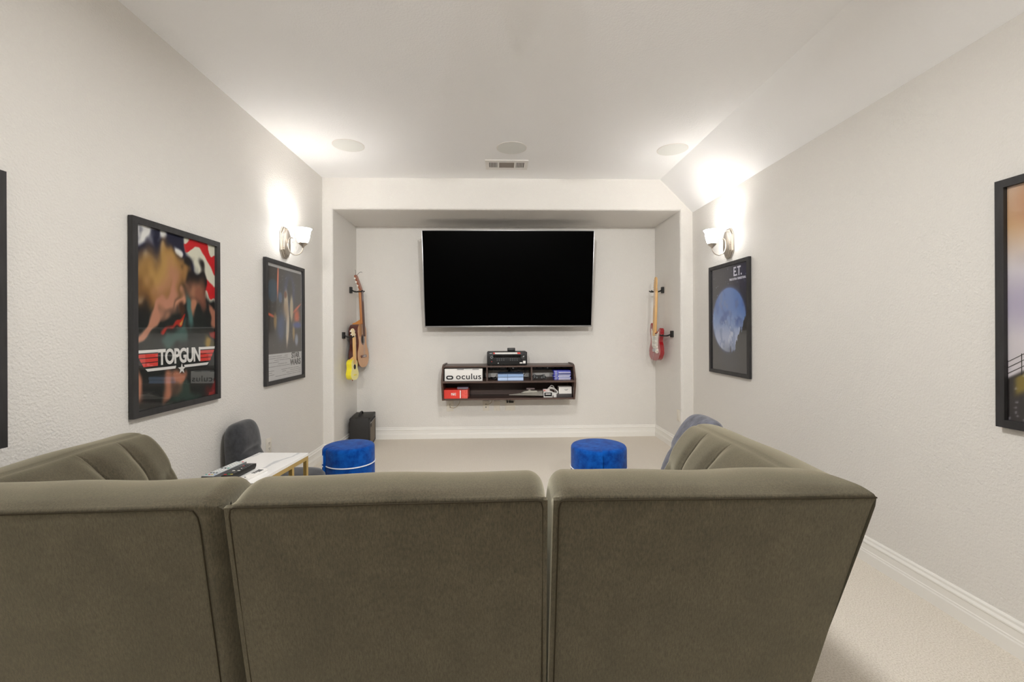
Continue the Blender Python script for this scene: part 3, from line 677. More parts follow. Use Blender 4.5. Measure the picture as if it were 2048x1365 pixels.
# ------------------------------------------------------------------ floating media shelf
SHX0, SHX1 = -0.607, 0.832
ZT, ZM, ZB0 = 0.861, 0.703, 0.508      # upper faces of the top, middle and bottom boards
TT = 0.018
ms = thing('media_shelf', 'espresso wood floating media shelf on the alcove wall below the television', 'shelf', (0, 0, 0))
sidep = [(YB, 0.872), (4.90, 0.876), (4.84, 0.870), (4.795, 0.855), (4.70, 0.712), (4.70, 0.682), (4.775, 0.490), (YB, 0.490)]
for x0 in (SHX0, SHX1 - 0.019): MB().prism(sidep, x0, x0 + 0.019, 'x').build('side_panel', M_SHELFWOOD, ms, smooth=False)
a, b = SHX0 + 0.019, SHX1 - 0.019
MB().box(a, b, 4.80, YB, ZT - TT, ZT, 0.001).build('top_board', M_SHELFWOOD, ms, smooth=False)
MB().box(a, b, 4.705, YB, ZM - TT, ZM, 0.001).build('middle_board', M_SHELFWOOD, ms, smooth=False)
MB().box(a, b, 4.785, YB, ZB0 - TT, ZB0, 0.001).build('bottom_board', M_SHELFWOOD, ms, smooth=False)
MB().box(a, b, YB - 0.012, YB - 0.001, ZB0, ZM - TT).build('back_panel', M_SHELFWOOD, ms, smooth=False)
DV = (-0.130, 0.352)
for x in DV: MB().box(x, x + 0.016, 4.77, YB - 0.002, ZM, ZT - TT).build('divider', M_SHELFWOOD, ms, smooth=False)
rl = MB().box(a, b, YB - 0.022, YB - 0.002, 0.785, ZT - TT).build('mounting_rail', M_BLACK, ms, smooth=False)
slot = MB().box(-0.026, 0.026, -0.0015, 0, -0.004, 0.004).mesh('slot', M_GREYPLASTIC)
for k in range(19): put('slot', slot, rl, (a + 0.06 + k * 0.072, YB - 0.0225, 0.808))
for x in (0.17, 0.57): put('screw', MB().cyl((0, 0, 0), 0.006, -0.004, 0, 10, 'y').mesh('screw', M_SILVER), rl, (x, YB - 0.024, 0.808))

# av receiver
rc = thing('av_receiver', 'black home theatre receiver with knobs on top of the media shelf', 'receiver', (0.096, 4.785, ZT))
MB().box(-0.217, 0.217, 0.012, 0.31, 0.012, 0.146, 0.003).build('case', M_SATIN, rc)
fp = MB().box(-0.2175, 0.2175, 0, 0.013, 0.010, 0.148, 0.002).build('front_panel', M_BLACK, rc)
MB().box(-0.15, 0.15, -0.0008, 0, 0.088, 0.118).build('display_window', mat('display_black', (6, 6, 8), 0.15), rc)
MB().box(-0.135, 0.125, -0.0012, 0, 0.128, 0.143).build('sticker_strip', M_WHITE, rc)
for x0, x1 in ((-0.147, -0.130), (0.112, 0.146)): MB().prism([(x0, 0.128), (x1, 0.128), (x1 - .004, 0.143), (x0 - .004, 0.143)], -0.0016, 0, 'y').build('sticker_end', M_ORANGE, rc, smooth=False)
mb = MB(); mb.lathe([(0, -0.016), (0.017, -0.016), (0.019, 0.0), (0, 0.0)], 28, (-0.167, 0, 0.093), 'y'); kn = mb.build('selector_knob', M_SATIN, rc)
for k in range(6): MB().cyl((-0.167 + 0.012 * math.cos(k), 0, 0.093 + 0.012 * math.sin(k)), 0.003, -0.0175, -0.016, 8, 'y').build('knob_mark', M_LTGREY, kn)
mb = MB(); mb.lathe([(0, -0.022), (0.023, -0.022), (0.026, 0.0), (0, 0.0)], 32, (0.170, 0, 0.092), 'y'); kn = mb.build('volume_knob', M_SATIN, rc)
MB().prism([(0.168, 0.096), (0.172, 0.092), (0.186, 0.106), (0.182, 0.110)], -0.0235, -0.022, 'y').build('knob_pointer', M_LTGREY, kn, smooth=False)
bt = MB().box(-0.006, 0.006, -0.003, 0, -0.003, 0.003, 0.001).mesh('button', M_GREYPLASTIC)
for k in range(4):
    for zz in (0.074, 0.058): put('button', bt, rc, (-0.108 + k * 0.024, 0, zz)); put('button', bt, rc, (0.036 + k * 0.024, 0, zz))
MB().cyl((-0.167, 0, 0.045), 0.006, -0.003, 0, 12, 'y').build('power_button', mat('power_red', (150, 40, 36), .4), rc)
MB().cyl((-0.096, 0, 0.028), 0.006, -0.002, 0, 14, 'y').build('headphone_jack', M_LTGREY, rc)
MB().box(0.136, 0.166, -0.0012, 0, 0.024, 0.036).build('sticker', M_WHITE, rc); MB().box(0.172, 0.2, -0.0012, 0, 0.024, 0.052).build('sticker', M_WHITE, rc)
MB().box(-0.19, -0.162, -0.0008, 0, 0.132, 0.137).build('maker_mark', M_LTGREY, rc)
ft = MB().cyl((0, 0, 0), 0.02, 0, 0.011, 16).mesh('foot', M_BLACK)
for x in (-0.17, 0.17):
    for y in (0.05, 0.27): put('foot', ft, rc, (x, y, 0))
st = thing('sensor_box', 'small black box standing on top of the receiver', 'device', (0.145, 4.90, ZT + 0.1465))
MB().box(-0.043, 0.043, 0, 0.05, 0, 0.040, 0.004).build('case', M_SATIN, st); MB().box(-0.036, 0.036, -0.001, 0.001, 0.006, 0.034, 0.001).build('front_window', M_BLACK, st)

# white headset box with printed name
ob = thing('headset_box', 'white cardboard box printed oculus, in the upper left bay of the shelf', 'box', (-0.374, 4.765, ZM))
BWd, BHt = 0.405, 0.128
MB().box(-BWd/2, BWd/2, 0, 0.22, 0, BHt, 0.001).build('carton', M_WHITE, ob, smooth=False)
MB().box(-0.07, 0.005, -0.0008, 0, BHt - 0.009, BHt - 0.001).build('printed_label', M_GREYPLASTIC, ob); MB().box(0.012, 0.085, -0.0008, 0, BHt - 0.007, BHt - 0.001).build('printed_label', M_LTGREY, ob); MB().box(0.095, 0.165, -0.0008, 0, BHt - 0.009, BHt - 0.002).build('printed_label', M_GREYPLASTIC, ob)
text_on('oculus', 0.088, M_INK, ob, (0.055, -0.0012, 0.044), bold=0.0008, sx=1.14, space=1.06)
mb = MB()
def stadium(cx, cz, hw, r, n=10): return [(cx + hw + r * math.cos(a), cz + r * math.sin(a)) for a in np.linspace(-PI/2, PI/2, n)] + [(cx - hw + r * math.cos(a), cz + r * math.sin(a)) for a in np.linspace(PI/2, 1.5 * PI, n)]
O = stadium(-0.148, 0.036, 0.017, 0.0215); I = stadium(-0.148, 0.036, 0.0145, 0.0085)
VO = [mb.bm.verts.new((x, -0.0013, z)) for x, z in O]; VI = [mb.bm.verts.new((x, -0.0013, z)) for x, z in I]
for k in range(len(O)): mb.bm.faces.new((VO[k], VO[(k + 1) % len(O)], VI[(k + 1) % len(O)], VI[k]))
mb.build('printed_logo', M_INK, ob, smooth=False)

# game console, its cables and controller
gc = thing('game_console', 'pale blue slab game console in the middle bay of the shelf', 'game console', (0.133, 4.775, ZM))
MB().prism([(0.0, 0.0), (0.008, 0.031), (0.24, 0.031), (0.24, 0.0)], -0.138, 0.138, 'x').build('lower_body', M_CONSOLE, gc, smooth=False)
MB().box(-0.137, 0.137, 0.012, 0.24, 0.031, 0.036).build('dark_gap', M_BLACK, gc)
MB().prism([(0.0, 0.036), (0.0, 0.066), (0.24, 0.066), (0.24, 0.036)], -0.138, 0.138, 'x').build('upper_body', M_CONSOLE, gc, smooth=False)
MB().box(-0.034, -0.031, -0.0012, 0.2, 0.001, 0.066).build('split_line', mat('console_line', (60, 80, 120), .5), gc)
MB().box(-0.138, 0.138, 0.004, 0.24, 0.066, 0.072, 0.001).build('top_cover', mat('console_top', (70, 86, 112), .4), gc)
tag(MB().tube(smooth_path([(0.17, 5.02, 0.778), (0.16, 4.99, 0.80), (0.19, 4.98, 0.765), (0.24, 4.97, 0.79), (0.29, 4.98, 0.80), (0.30, 5.0, 0.75), (0.27, 5.04, 0.72), (0.31, 5.03, 0.707), (0.335, 5.05, 0.707)], 6), 0.004, 6).build('console_cable', M_CABLE, None), 'black cable looping behind the pale blue console', 'cable')
tag(MB().tube(smooth_path([(0.10, 5.06, 0.83), (0.11, 5.02, 0.80), (0.125, 5.03, 0.79), (0.12, 5.06, 0.76), (0.15, 5.07, 0.70)], 6), 0.010, 8).build('cable_bundle', M_CABLE, None), 'thick black cable bundle hanging behind the console', 'cable')
tag(MB().tube(smooth_path([(-0.105, 4.93, 0.708), (-0.08, 4.85, 0.712), (-0.055, 4.82, 0.722), (-0.03, 4.86, 0.73), (-0.05, 4.92, 0.715), (-0.085, 4.88, 0.725), (-0.07, 4.83, 0.712), (-0.03, 4.83, 0.71), (-0.018, 4.90, 0.708)], 6), 0.006, 6).build('coiled_cable', M_CABLE, None), 'black cable coiled in a heap left of the blue console', 'cable')
pad = thing('game_controller', 'black gamepad lying in the upper right bay of the shelf', 'game controller', (0.445, 4.80, ZM))
mb = MB(); out = smooth_loop([(-0.05, 0.050), (-0.02, 0.046), (0.02, 0.046), (0.05, 0.050), (0.072, 0.036), (0.080, 0.012), (0.072, -0.0), (0.058, 0.006), (0.042, 0.020), (0, 0.021), (-0.042, 0.020), (-0.058, 0.006), (-0.072, 0.0), (-0.080, 0.012), (-0.072, 0.036)], 4)
mb.prism([(x, z + 0.002) for x, z in out], 0.0, 0.045, 'y'); mb.build('shell', M_SATIN, pad)
for x in (-0.027, 0.027): MB().lathe([(0, -0.014), (0.009, -0.014), (0.010, -0.011), (0.006, -0.009), (0.006, 0.002), (0, 0.002)], 16, (x, 0, 0.027), 'y').build('thumbstick', M_GREYPLASTIC, pad)
for x in (-0.052, 0.052):
    for dx, dz in ((0.008, 0), (-0.008, 0), (0, 0.008), (0, -0.008)): MB().cyl((x + dx, 0, 0.036 + dz), 0.0034, -0.003, 0, 10, 'y').build('button', M_LTGREY if dz else M_GREYPLASTIC, pad)
for x in (-0.05, 0.05): MB().box(x - 0.013, x + 0.013, 0.004, 0.03, 0.05, 0.058, 0.002).build('shoulder_button', M_GREYPLASTIC, pad)

# stack of game cases
ords = ['topmost', 'second from the top', 'third from the top', 'middle', 'third from the bottom', 'second from the bottom', 'lowest']
case_m = MB().box(-0.092, 0.092, 0, 0.135, 0, 0.0138, 0.0015).mesh('case', M_BLUECASE)
rs = random.Random(5)
for k in range(7):
    z = ZM + k * 0.0142
    c = thing('game_case', 'blue game case with pale spine, %s of the stack in the shelf' % ords[6 - k], 'game case', (0.698 + rs.uniform(-0.005, 0.006), 4.80 + rs.uniform(-0.004, 0.004), z), rs.uniform(-0.04, 0.04), 'stacked game cases')
    put('case', case_m, c)
    MB().box(-0.045, 0.087, -0.0009, 0.001, 0.0025, 0.0115).build('spine_label', mat('spine_%d' % k, [(238, 236, 240), (200, 204, 226), (232, 232, 236), (206, 210, 220), (90, 94, 120), (214, 214, 226), (120, 126, 190)][k], .5), c, smooth=False)
    MB().box(-0.085, -0.055, -0.0009, 0.001, 0.004, 0.010).build('spine_mark', M_LTGREY, c, smooth=False)

# lower level of the shelf
rb = thing('red_box', 'bright red box with white printed emblem in the lower left of the shelf', 'box', (-0.462, 4.795, ZB0))
MB().box(-0.125, 0.062, 0, 0.18, 0, 0.094, 0.001).build('carton', M_RED, rb, smooth=False)
MB().prism([(-0.030, 0.036), (-0.012, 0.036), (-0.012, 0.060), (-0.030, 0.060)], -0.0008, 0, 'y').build('printed_emblem', M_WHITE, rb, smooth=False); MB().cyl((-0.0235, 0, 0.052), 0.0045, -0.0014, 0, 12, 'y').build('emblem_dot', M_RED, rb)
MB().prism([(-0.048, 0.036), (-0.034, 0.036), (-0.034, 0.060), (-0.048, 0.060)], -0.0008, 0, 'y').build('printed_emblem', M_WHITE, rb, smooth=False); MB().cyl((-0.041, 0, 0.043), 0.0042, -0.0014, 0, 12, 'y').build('emblem_dot', M_RED, rb)
mb = MB()
for k in range(4): mb.box(-0.006, 0.002, -0.0008, 0, 0.033 + k * .008, 0.038 + k * .008)
mb.build('small_print', M_WHITE, rb, smooth=False)
MB().box(0.045, 0.056, -0.0008, 0, 0.004, 0.088).build('printed_strip', M_WHITE, rb, smooth=False)
rb2 = thing('red_game_case_stack', 'light red printed carton against the right end of the red box', 'box', (-0.366, 4.80, ZB0), -0.06)
MB().box(-0.032, 0.032, 0, 0.165, 0, 0.092, 0.001).build('carton', M_PINKRED, rb2, smooth=False)
mb = MB()
for k in range(9):
    for q in range(2):
        if rs.random() < .8: mb.box(-0.026 + q * .028, -0.004 + q * .026 + rs.uniform(-.008, .004), -0.0008, 0, 0.008 + k * .009, 0.012 + k * .009)
mb.build('small_print', M_RED, rb2, smooth=False)
rb2.name = 'light_red_box'
fb = thing('flat_box', 'flat mauve grey box lying on top of the red boxes', 'box', (-0.392, 4.86, ZB0 + 0.0945))
MB().box(-0.06, 0.06, 0, 0.10, 0, 0.02, 0.002).build('carton', mat('mauve_grey', (130, 118, 140), .5), fb); MB().box(-0.055, 0.055, -0.0008, 0, 0.003, 0.008).build('printed_line', M_LTGREY, fb)
sp = thing('model_spacecraft', 'small grey model spacecraft with a flat pointed hull on the lower shelf', 'model', (0.30, 4.86, ZB0))
mb = MB()
def wedge(mb, nose, tail, hw, z0, zk, z1, yc):
    n = mb.bm.verts.new((nose, yc, zk)); tp = [mb.bm.verts.new((tail, yc + s, zk)) for s in (-hw, hw)]; t1 = mb.bm.verts.new((tail, yc, z1)); b1 = mb.bm.verts.new((tail, yc, z0)); nb = mb.bm.verts.new((nose + .004, yc, zk - .006))
    for f in ((n, tp[0], t1), (n, t1, tp[1]), (nb, b1, tp[0]), (nb, tp[1], b1), (n, nb, tp[0]), (n, tp[1], nb), (tp[0], b1, t1), (t1, b1, tp[1])): mb.bm.faces.new(f)
wedge(mb, -0.185, 0.185, 0.10, 0.0, 0.026, 0.066, 0.02); mb.build('hull', M_GREYMODEL, sp, smooth=False)
MB().prism([(-0.05, 0.045), (0.13, 0.052), (0.125, 0.070), (0.03, 0.072), (-0.02, 0.062)], -0.01, 0.05, 'y').build('upper_deck', M_GREYMODEL, sp, smooth=False)
MB().box(0.03, 0.055, 0.0, 0.04, 0.068, 0.088, 0.003).build('tower', M_GREYMODEL, sp); MB().box(0.008, 0.10, -0.01, 0.05, 0.084, 0.098, 0.003).build('tower_top', mat('model_mauve', (138, 122, 122), .6), sp)
for k in range(3): put('nozzle', MB().lathe([(0, 0), (.013, 0), (.010, .022), (0, .022)], 14, (0, 0, 0), 'x').mesh('nozzle', M_GREYPLASTIC), sp, (0.185, -0.02 + .04 * k, 0.03))
db = thing('dock_box', 'white framed box with black front and white bar on the lower shelf', 'box', (0.543, 4.815, ZB0))
MB().box(-0.05, 0.05, 0, 0.09, 0, 0.062, 0.003).build('case', M_WHITE, db); MB().box(-0.042, 0.042, -0.001, 0, 0.012, 0.054).build('dark_front', M_BLACK, db); MB().box(-0.028, 0.028, -0.0018, -0.0009, 0.032, 0.043).build('white_bar', M_WHITE, db)
pk = thing('white_adapter', 'pinkish white rounded adapter lying on the white framed box', 'adapter', (0.525, 4.83, ZB0 + 0.0625))
MB().box(-0.035, 0.035, 0, 0.06, 0, 0.026, 0.008, 3).build('case', mat('pinkish_white', (230, 214, 210), .4), pk); MB().box(-0.03, -0.01, -0.001, 0.002, 0.006, 0.018, .0005).build('socket', mat('pale_red', (214, 120, 110), .5), pk)
wc = MB()
for k in range(4):
    ph = 0.25 * k; wc.tube(smooth_path([(0.585 + 0.052 * math.cos(a_) - 0.004 * k + .02, 4.86 - 0.008 * k + .012 * math.sin(a_), ZB0 + 0.066 + (0.018 + .007 * k) * math.sin(a_) - 0.30 * (0.052 * math.cos(a_))) for a_ in np.linspace(0 + ph, 2 * PI + ph, 14)], 2), 0.0045, 6)
wc.tube(smooth_path([(0.565, 4.86, ZB0 + 0.07), (0.562, 4.86, ZB0 + 0.10), (0.58, 4.86, ZB0 + 0.125), (0.605, 4.86, ZB0 + 0.118), (0.62, 4.86, ZB0 + 0.085), (0.628, 4.87, ZB0 + 0.05)], 6), 0.003, 6)
tag(wc.build('white_cable', M_WHITE, None), 'white cable coiled with a raised loop on the lower shelf', 'cable')
ch = thing('charger_plug', 'small white charger block below the coiled white cable', 'charger', (0.618, 4.812, ZB0))
MB().box(-0.017, 0.017, 0, 0.03, 0, 0.042, 0.005, 3).build('case', M_WHITE, ch); MB().box(-0.008, 0.008, -0.0008, 0, 0.026, 0.032).build('port', M_LTGREY, ch)
gb = thing('grey_box', 'dark grey flat box under the small white carton on the lower shelf', 'box', (0.722, 4.815, ZB0))
MB().box(-0.086, 0.082, 0, 0.13, 0, 0.038, 0.002).build('carton', mat('dark_grey_card', (74, 70, 70), .5), gb); MB().box(-0.084, 0.08, -0.001, 0.001, 0.026, 0.029).build('lid_line', M_SATIN, gb)
wb = thing('white_carton', 'small white carton with faint lettering on the dark grey box', 'box', (0.735, 4.82, ZB0 + 0.0385))
MB().box(-0.072, 0.067, 0, 0.11, 0, 0.076, 0.001).build('carton', M_WHITE, wb, smooth=False)
mb = MB()
for x0, x1, z in ((-.012, -.002, .044), (.002, .010, .042), (.013, .028, .046), (-.006, .002, .036), (.004, .02, .037)): mb.box(x0, x1, -0.0008, 0, z, z + .004)
mb.build('faint_print', M_GREYPLASTIC, wb, smooth=False)

# ------------------------------------------------------------------ wall plates
def plate(label, loc, rotz, w, h, kind):
    t = thing('wall_plate', label, 'wall plate', loc, rotz, 'wall plates')
    MB().box(-w/2, w/2, -0.006, 0, -h/2, h/2, 0.002).build('cover', M_PLATE, t)
    if kind == 'duplex':
        for z in (-0.02, 0.02):
            r = MB().box(-0.017, 0.017, -0.008, -0.005, z - 0.014, z + 0.014, 0.003).build('receptacle', M_PLATE, t)
            for dx in (-0.006, 0.006): MB().box(dx - .0015, dx + .0015, -0.0085, -0.0078, z - 0.004, z + 0.006).build('slot', M_DARKHOLE, r)
            MB().cyl((0, 0, z - 0.009), 0.0025, -0.0085, -0.0078, 8, 'y').build('ground_hole', M_DARKHOLE, r)
    elif kind == 'jacks':
        for z in (-0.015, 0.018): MB().cyl((0, 0, z), 0.007, -0.009, -0.005, 14, 'y').build('jack', M_GREYPLASTIC, t)
    elif kind == 'coax':
        MB().cyl((0, 0, -0.012), 0.005, -0.010, -0.005, 12, 'y').build('jack', M_GREYPLASTIC, t)
        MB().cyl((0, 0, 0.03), 0.006, -0.008, -0.005, 12, 'y').build('bushing', M_PLATE, t)
    elif kind == 'rocker':
        MB().box(-0.016, 0.016, -0.009, -0.005, -0.034, 0.034, 0.002).build('insert', M_PLATE, t)
    else:
        for z in (-h * .42, h * .42): MB().cyl((0, 0, z), 0.003, -0.007, -0.005, 8, 'y').build('screw', M_LTGREY, t)
    return t
plate('beige wall plate with a looping cord, leftmost of the four under the shelf', (-0.558, YB, 0.372), 0, 0.078, 0.118, 'coax')
plate('beige wall plate with two round jacks, second from the left under the shelf', (-0.145, YB, 0.372), 0, 0.070, 0.114, 'jacks')
plate('plain blank beige wall plate, third from the left under the shelf', (-0.018, YB, 0.372), 0, 0.070, 0.114, 'blank')
plate('wide beige wall plate with black plugs, rightmost of the four under the shelf', (0.135, YB, 0.375), 0, 0.114, 0.118, 'blank')
plate('white duplex outlet on the left wall beyond the marble table', (XL, 3.360, 0.39), PI / 2, 0.07, 0.114, 'duplex')
plate('white rocker plate low on the right alcove side wall', (AR, 4.462, 0.367), -PI / 2, 0.07, 0.118, 'rocker')
tag(MB().tube(smooth_path([(-0.558, YB - 0.012, 0.40), (-0.56, YB - 0.03, 0.38), (-0.535, YB - 0.04, 0.362), (-0.49, YB - 0.04, 0.366), (-0.455, YB - 0.035, 0.40), (-0.44, YB - 0.03, 0.45), (-0.44, YB - 0.03, 0.489)], 6), 0.003, 6).build('antenna_cord', M_CORD, None), 'thin beige cord looping from the leftmost plate up to the shelf', 'cord')
tag(MB().tube(smooth_path([(-0.143, YB - 0.010, 0.39), (-0.12, YB - 0.03, 0.392), (-0.08, YB - 0.035, 0.42), (-0.06, YB - 0.03, 0.489)], 6), 0.0028, 6).build('speaker_cord', M_CORD, None), 'thin beige cord running from the plate with two jacks', 'cord')
hp = thing('hdmi_plug', 'black cable plugs entering the wide plate under the shelf', 'plug', (0.13, YB - 0.006, 0.42))
MB().box(-0.012, 0.045, -0.03, 0, -0.012, 0.002, 0.002).build('plug_body', M_CABLE, hp); MB().tube([(-0.03, -0.012, 0.0), (-0.034, -0.025, 0.04), (-0.036, -0.03, 0.069)], 0.006, 8).build('cable', M_CABLE, hp); MB().tube([(-0.005, -0.02, -0.005), (0.006, -0.03, 0.03), (0.01, -0.03, 0.069)], 0.005, 8).build('cable', M_CABLE, hp); MB().box(-0.036, -0.02, -0.022, 0, -0.014, 0.004, .002).build('plug_body', M_CABLE, hp)

# ------------------------------------------------------------------ guitar hangers (front is -y, wall at y = 0)
def hanger(label, loc, rotz, reach=0.13):
    t = thing('guitar_hanger', label, 'guitar hanger', loc, rotz, 'guitar hangers')
    MB().prism([(-0.018, -0.034), (0.018, -0.034), (0.022, -0.028), (0.022, 0.028), (0.018, 0.034), (-0.018, 0.034), (-0.022, 0.028), (-0.022, -0.028)], -0.022, 0, 'y').build('wall_block', M_SATIN, t, smooth=False)
    MB().tube(smooth_path([(0, -0.018, 0.002), (0, -0.04, -0.012), (0, -0.065, -0.018), (0, -0.078, -0.018)], 5), 0.008, 8).build('neck_rod', M_SATIN, t)
    MB().tube(smooth_path([(-0.03, -reach, -0.008), (-0.032, -reach + 0.02, -0.018), (-0.028, -0.09, -0.018), (0, -0.076, -0.018), (0.028, -0.09, -0.018), (0.032, -reach + 0.02, -0.018), (0.03, -reach, -0.008)], 5), 0.0065, 8).build('yoke', M_BLACK, t)
    return t
hanger('black yoke hanger holding the acoustic guitar', (AL, 4.90, 1.694), PI / 2, 0.15)
hanger('black yoke hanger holding the yellow ukulele', (AL, 4.665, 1.200), PI / 2, 0.13)
hanger('black yoke hanger holding the red electric guitar', (AR, 4.862, 1.684), -PI / 2, 0.15)
hanger('empty black yoke hanger below and nearer than the red guitar', (AR, 4.602, 1.197), -PI / 2, 0.13)

def body_outline(half, n=4):
    """half: list of (z, halfwidth) from the bottom centre up"""
    R_ = [(w, z) for z, w in half]; L_ = [(-w, z) for z, w in half[::-1]]
    pts = [p for p in R_ if p[0] > 0] + [p for p in L_ if p[0] < 0]
    return smooth_loop([(0, half[0][0])] + [(w, z) for z, w in half[1:-1]] + [(0, half[-1][0])] + [(-w, z) for z, w in half[1:-1][::-1]], n)
# acoustic guitar: body 0.47 tall
ag = thing('acoustic_guitar', 'natural wood acoustic guitar hanging on the left alcove wall', 'guitar', (AL + 0.052, 4.90, 0.845), PI / 2)
ag.rotation_euler = (math.radians(-2.6), 0, PI / 2 - 0.02)
ol = body_outline([(0, 0), (0.005, 0.07), (0.035, 0.140), (0.10, 0.180), (0.165, 0.172), (0.22, 0.140), (0.27, 0.122), (0.32, 0.128), (0.375, 0.140), (0.425, 0.128), (0.462, 0.085), (0.472, 0.03), (0.473, 0)])
DP = 0.098
MB().prism(ol, -DP + 0.003, 0.0, 'y').build('body_side', M_ROSEWOOD, ag, angle=50)
tp = MB().prism([(x * 1.01, z * 1.008 - .001) for x, z in ol], -DP, -DP + 0.003, 'y').build('soundboard', M_SPRUCE, ag, angle=50)
MB().lathe([(0.040, -0.0012), (0.058, -0.0012), (0.058, 0.0), (0.040, 0)], 32, (0, -DP, 0.300), 'y').build('rosette', M_ROSEWOOD, tp); MB().cyl((0, -DP, 0.300), 0.041, -0.0016, 0.0, 32, 'y').build('soundhole', M_DARKHOLE, tp)
br = MB().box(-0.085, 0.085, -DP - 0.008, -DP, 0.105, 0.132, 0.003).build('bridge', M_ROSEWOOD, tp); MB().box(-0.04, 0.04, -DP - 0.011, -DP - 0.008, 0.117, 0.121).build('saddle', M_PEARL, br)
MB().box(-0.027, 0.027, -DP - 0.018, -DP + 0.012, 0.47, 0.845, 0.006, 3).build('neck', M_NECKWOOD, ag)
MB().prism([(-DP + 0.008, 0.470), (-0.004, 0.470), (-0.004, 0.485), (-0.03, 0.49), (-DP + 0.012, 0.52)], -0.026, 0.026, 'x').build('heel', mat('heel_wood', (196, 130, 62), .4), ag)
MB().box(-0.028, 0.028, -DP - 0.025, -DP - 0.017, 0.335, 0.845, 0.001).build('fretboard', M_FRETBOARD, ag)
hs = MB().prism([(-0.026, 0.0), (0.026, 0.0), (0.036, 0.03), (0.036, 0.165), (0.018, 0.178), (-0.018, 0.178), (-0.036, 0.165), (-0.036, 0.03)], -0.010, 0.010, 'y').build('headstock', mat('headstock_brown', (150, 84, 56), .35, coat=.3), ag)
hs.location = (0, -DP - 0.010, 0.842); hs.rotation_euler = (math.radians(-17), 0, 0)
pg_ = MB().lathe([(0, 0), (0.003, 0), (0.003, 0.014), (0.009, 0.016), (0.010, 0.026), (0.006, 0.030), (0, 0.030)], 12, (0, 0, 0), 'x').mesh('tuning_peg', M_PEARL)
for sg in (-1, 1):
    for k in range(3): put('tuning_peg', pg_, hs, (sg * 0.035, 0.004, 0.05 + k * 0.042), (0, 0, 0), (sg, 1, 1))
mb = MB()
for k in range(6): mb.tube([(-0.02 + k * .008, -DP - 0.0275, 0.842), (-0.027 + k * .0108, -DP - 0.0105, 0.12)], 0.0006, 4)
mb.build('strings', M_SILVER, ag)
MB().tube(smooth_path([(-0.02, -0.005, 0.172), (-0.03, -0.02, 0.20), (-0.05, -0.03, 0.222)], 5), 0.0016, 5).build('loose_string', M_CABLE, hs); MB().tube(smooth_path([(0.02, -0.005, 0.172), (0.028, -0.03, 0.192), (0.03, -0.055, 0.198), (0.03, -0.07, 0.188)], 5), 0.0022, 5).build('loose_string', M_CABLE, hs)
# yellow ukulele
uk = thing('ukulele', 'small yellow ukulele with pale neck hanging on the left alcove wall', 'ukulele', (AL + 0.072, 4.665, 0.735), PI / 2)
uk.rotation_euler = (math.radians(-1.5), 0, PI / 2 - 0.12)
ol = body_outline([(0, 0), (0.003, 0.035), (0.02, 0.07), (0.055, 0.088), (0.09, 0.078), (0.12, 0.064), (0.145, 0.066), (0.175, 0.068), (0.20, 0.052), (0.212, 0.02), (0.213, 0)])
MB().prism(ol, -0.055, 0, 'y').build('body_side', M_YELLOW, uk, angle=50); tp = MB().prism([(x * 1.01, z * 1.01 - .001) for x, z in ol], -0.058, -0.055, 'y').build('soundboard', M_YELLOW2, uk, angle=50)
MB().cyl((0, -0.058, 0.135), 0.026, -0.001, 0.0, 24, 'y').build('soundhole', M_DARKHOLE, tp); MB().box(-0.032, 0.032, -0.064, -0.058, 0.045, 0.057, .002).build('bridge', M_YELLOW, tp)
MB().box(-0.018, 0.018, -0.066, -0.048, 0.20, 0.445, .005, 3).build('neck', M_MAPLE, uk); MB().prism([(-0.055, 0.213), (-0.012, 0.213), (-0.02, 0.222), (-0.05, 0.245)], -0.014, 0.014, 'x').build('heel', M_MAPLE, uk)
MB().box(-0.019, 0.019, -0.071, -0.065, 0.165, 0.445, .001).build('fretboard', M_MAPLE, uk)
hs = MB().prism([(-0.018, 0), (0.018, 0), (0.027, 0.02), (0.027, 0.085), (0, 0.095), (-0.027, 0.085), (-0.027, 0.02)], -0.007, 0.007, 'y').build('headstock', mat('pale_maple', (236, 216, 176), .4), uk); hs.location = (0, -0.060, 0.443); hs.rotation_euler = (math.radians(-10), 0, 0)
pm = MB().lathe([(0, 0), (0.0025, 0), (0.0025, 0.010), (0.007, 0.012), (0.008, 0.020), (0, 0.024)], 10, (0, 0, 0), 'x').mesh('tuning_peg', M_PEARL)
for sg in (-1, 1):
    for k in range(2): put('tuning_peg', pm, hs, (sg * 0.026, 0.004, 0.032 + k * 0.034), (0, 0, 0), (sg, 1, 1))
MB().lathe([(0, 0), (.005, 0), (.004, -.012), (0, -.014)], 10, (0, -0.028, 0.0)).build('end_button', M_REDLAC, uk)
# red electric guitar
eg = thing('electric_guitar', 'red electric guitar with white pickguard and maple neck on the right alcove wall', 'guitar', (AR - 0.085, 4.80, 0.905), -PI / 2)
eg.rotation_euler = (math.radians(-2.0), 0, -PI / 2 + 0.06)
ol = smooth_loop([(0, 0), (0.07, 0.006), (0.128, 0.045), (0.148, 0.105), (0.128, 0.165), (0.108, 0.215), (0.116, 0.265), (0.130, 0.315), (0.118, 0.352), (0.092, 0.350), (0.070, 0.318), (0.042, 0.305), (0.020, 0.318), (-0.02, 0.320), (-0.045, 0.312), (-0.075, 0.345), (-0.105, 0.405), (-0.128, 0.408), (-0.140, 0.365), (-0.132, 0.300), (-0.112, 0.235), (-0.118, 0.180), (-0.142, 0.125), (-0.146, 0.070), (-0.110, 0.02), (-0.06, 0.002)], 4)
mb = MB(); mb.prism(ol, -0.045, 0, 'y')
bmesh.ops.bevel(mb.bm, geom=[e_ for e_ in mb.bm.edges if abs(e_.verts[0].co.y - e_.verts[1].co.y) < 1e-6], offset=0.005, segments=3, affect='EDGES', clamp_overlap=True)
mb.build('body', M_REDLAC, eg, angle=55)
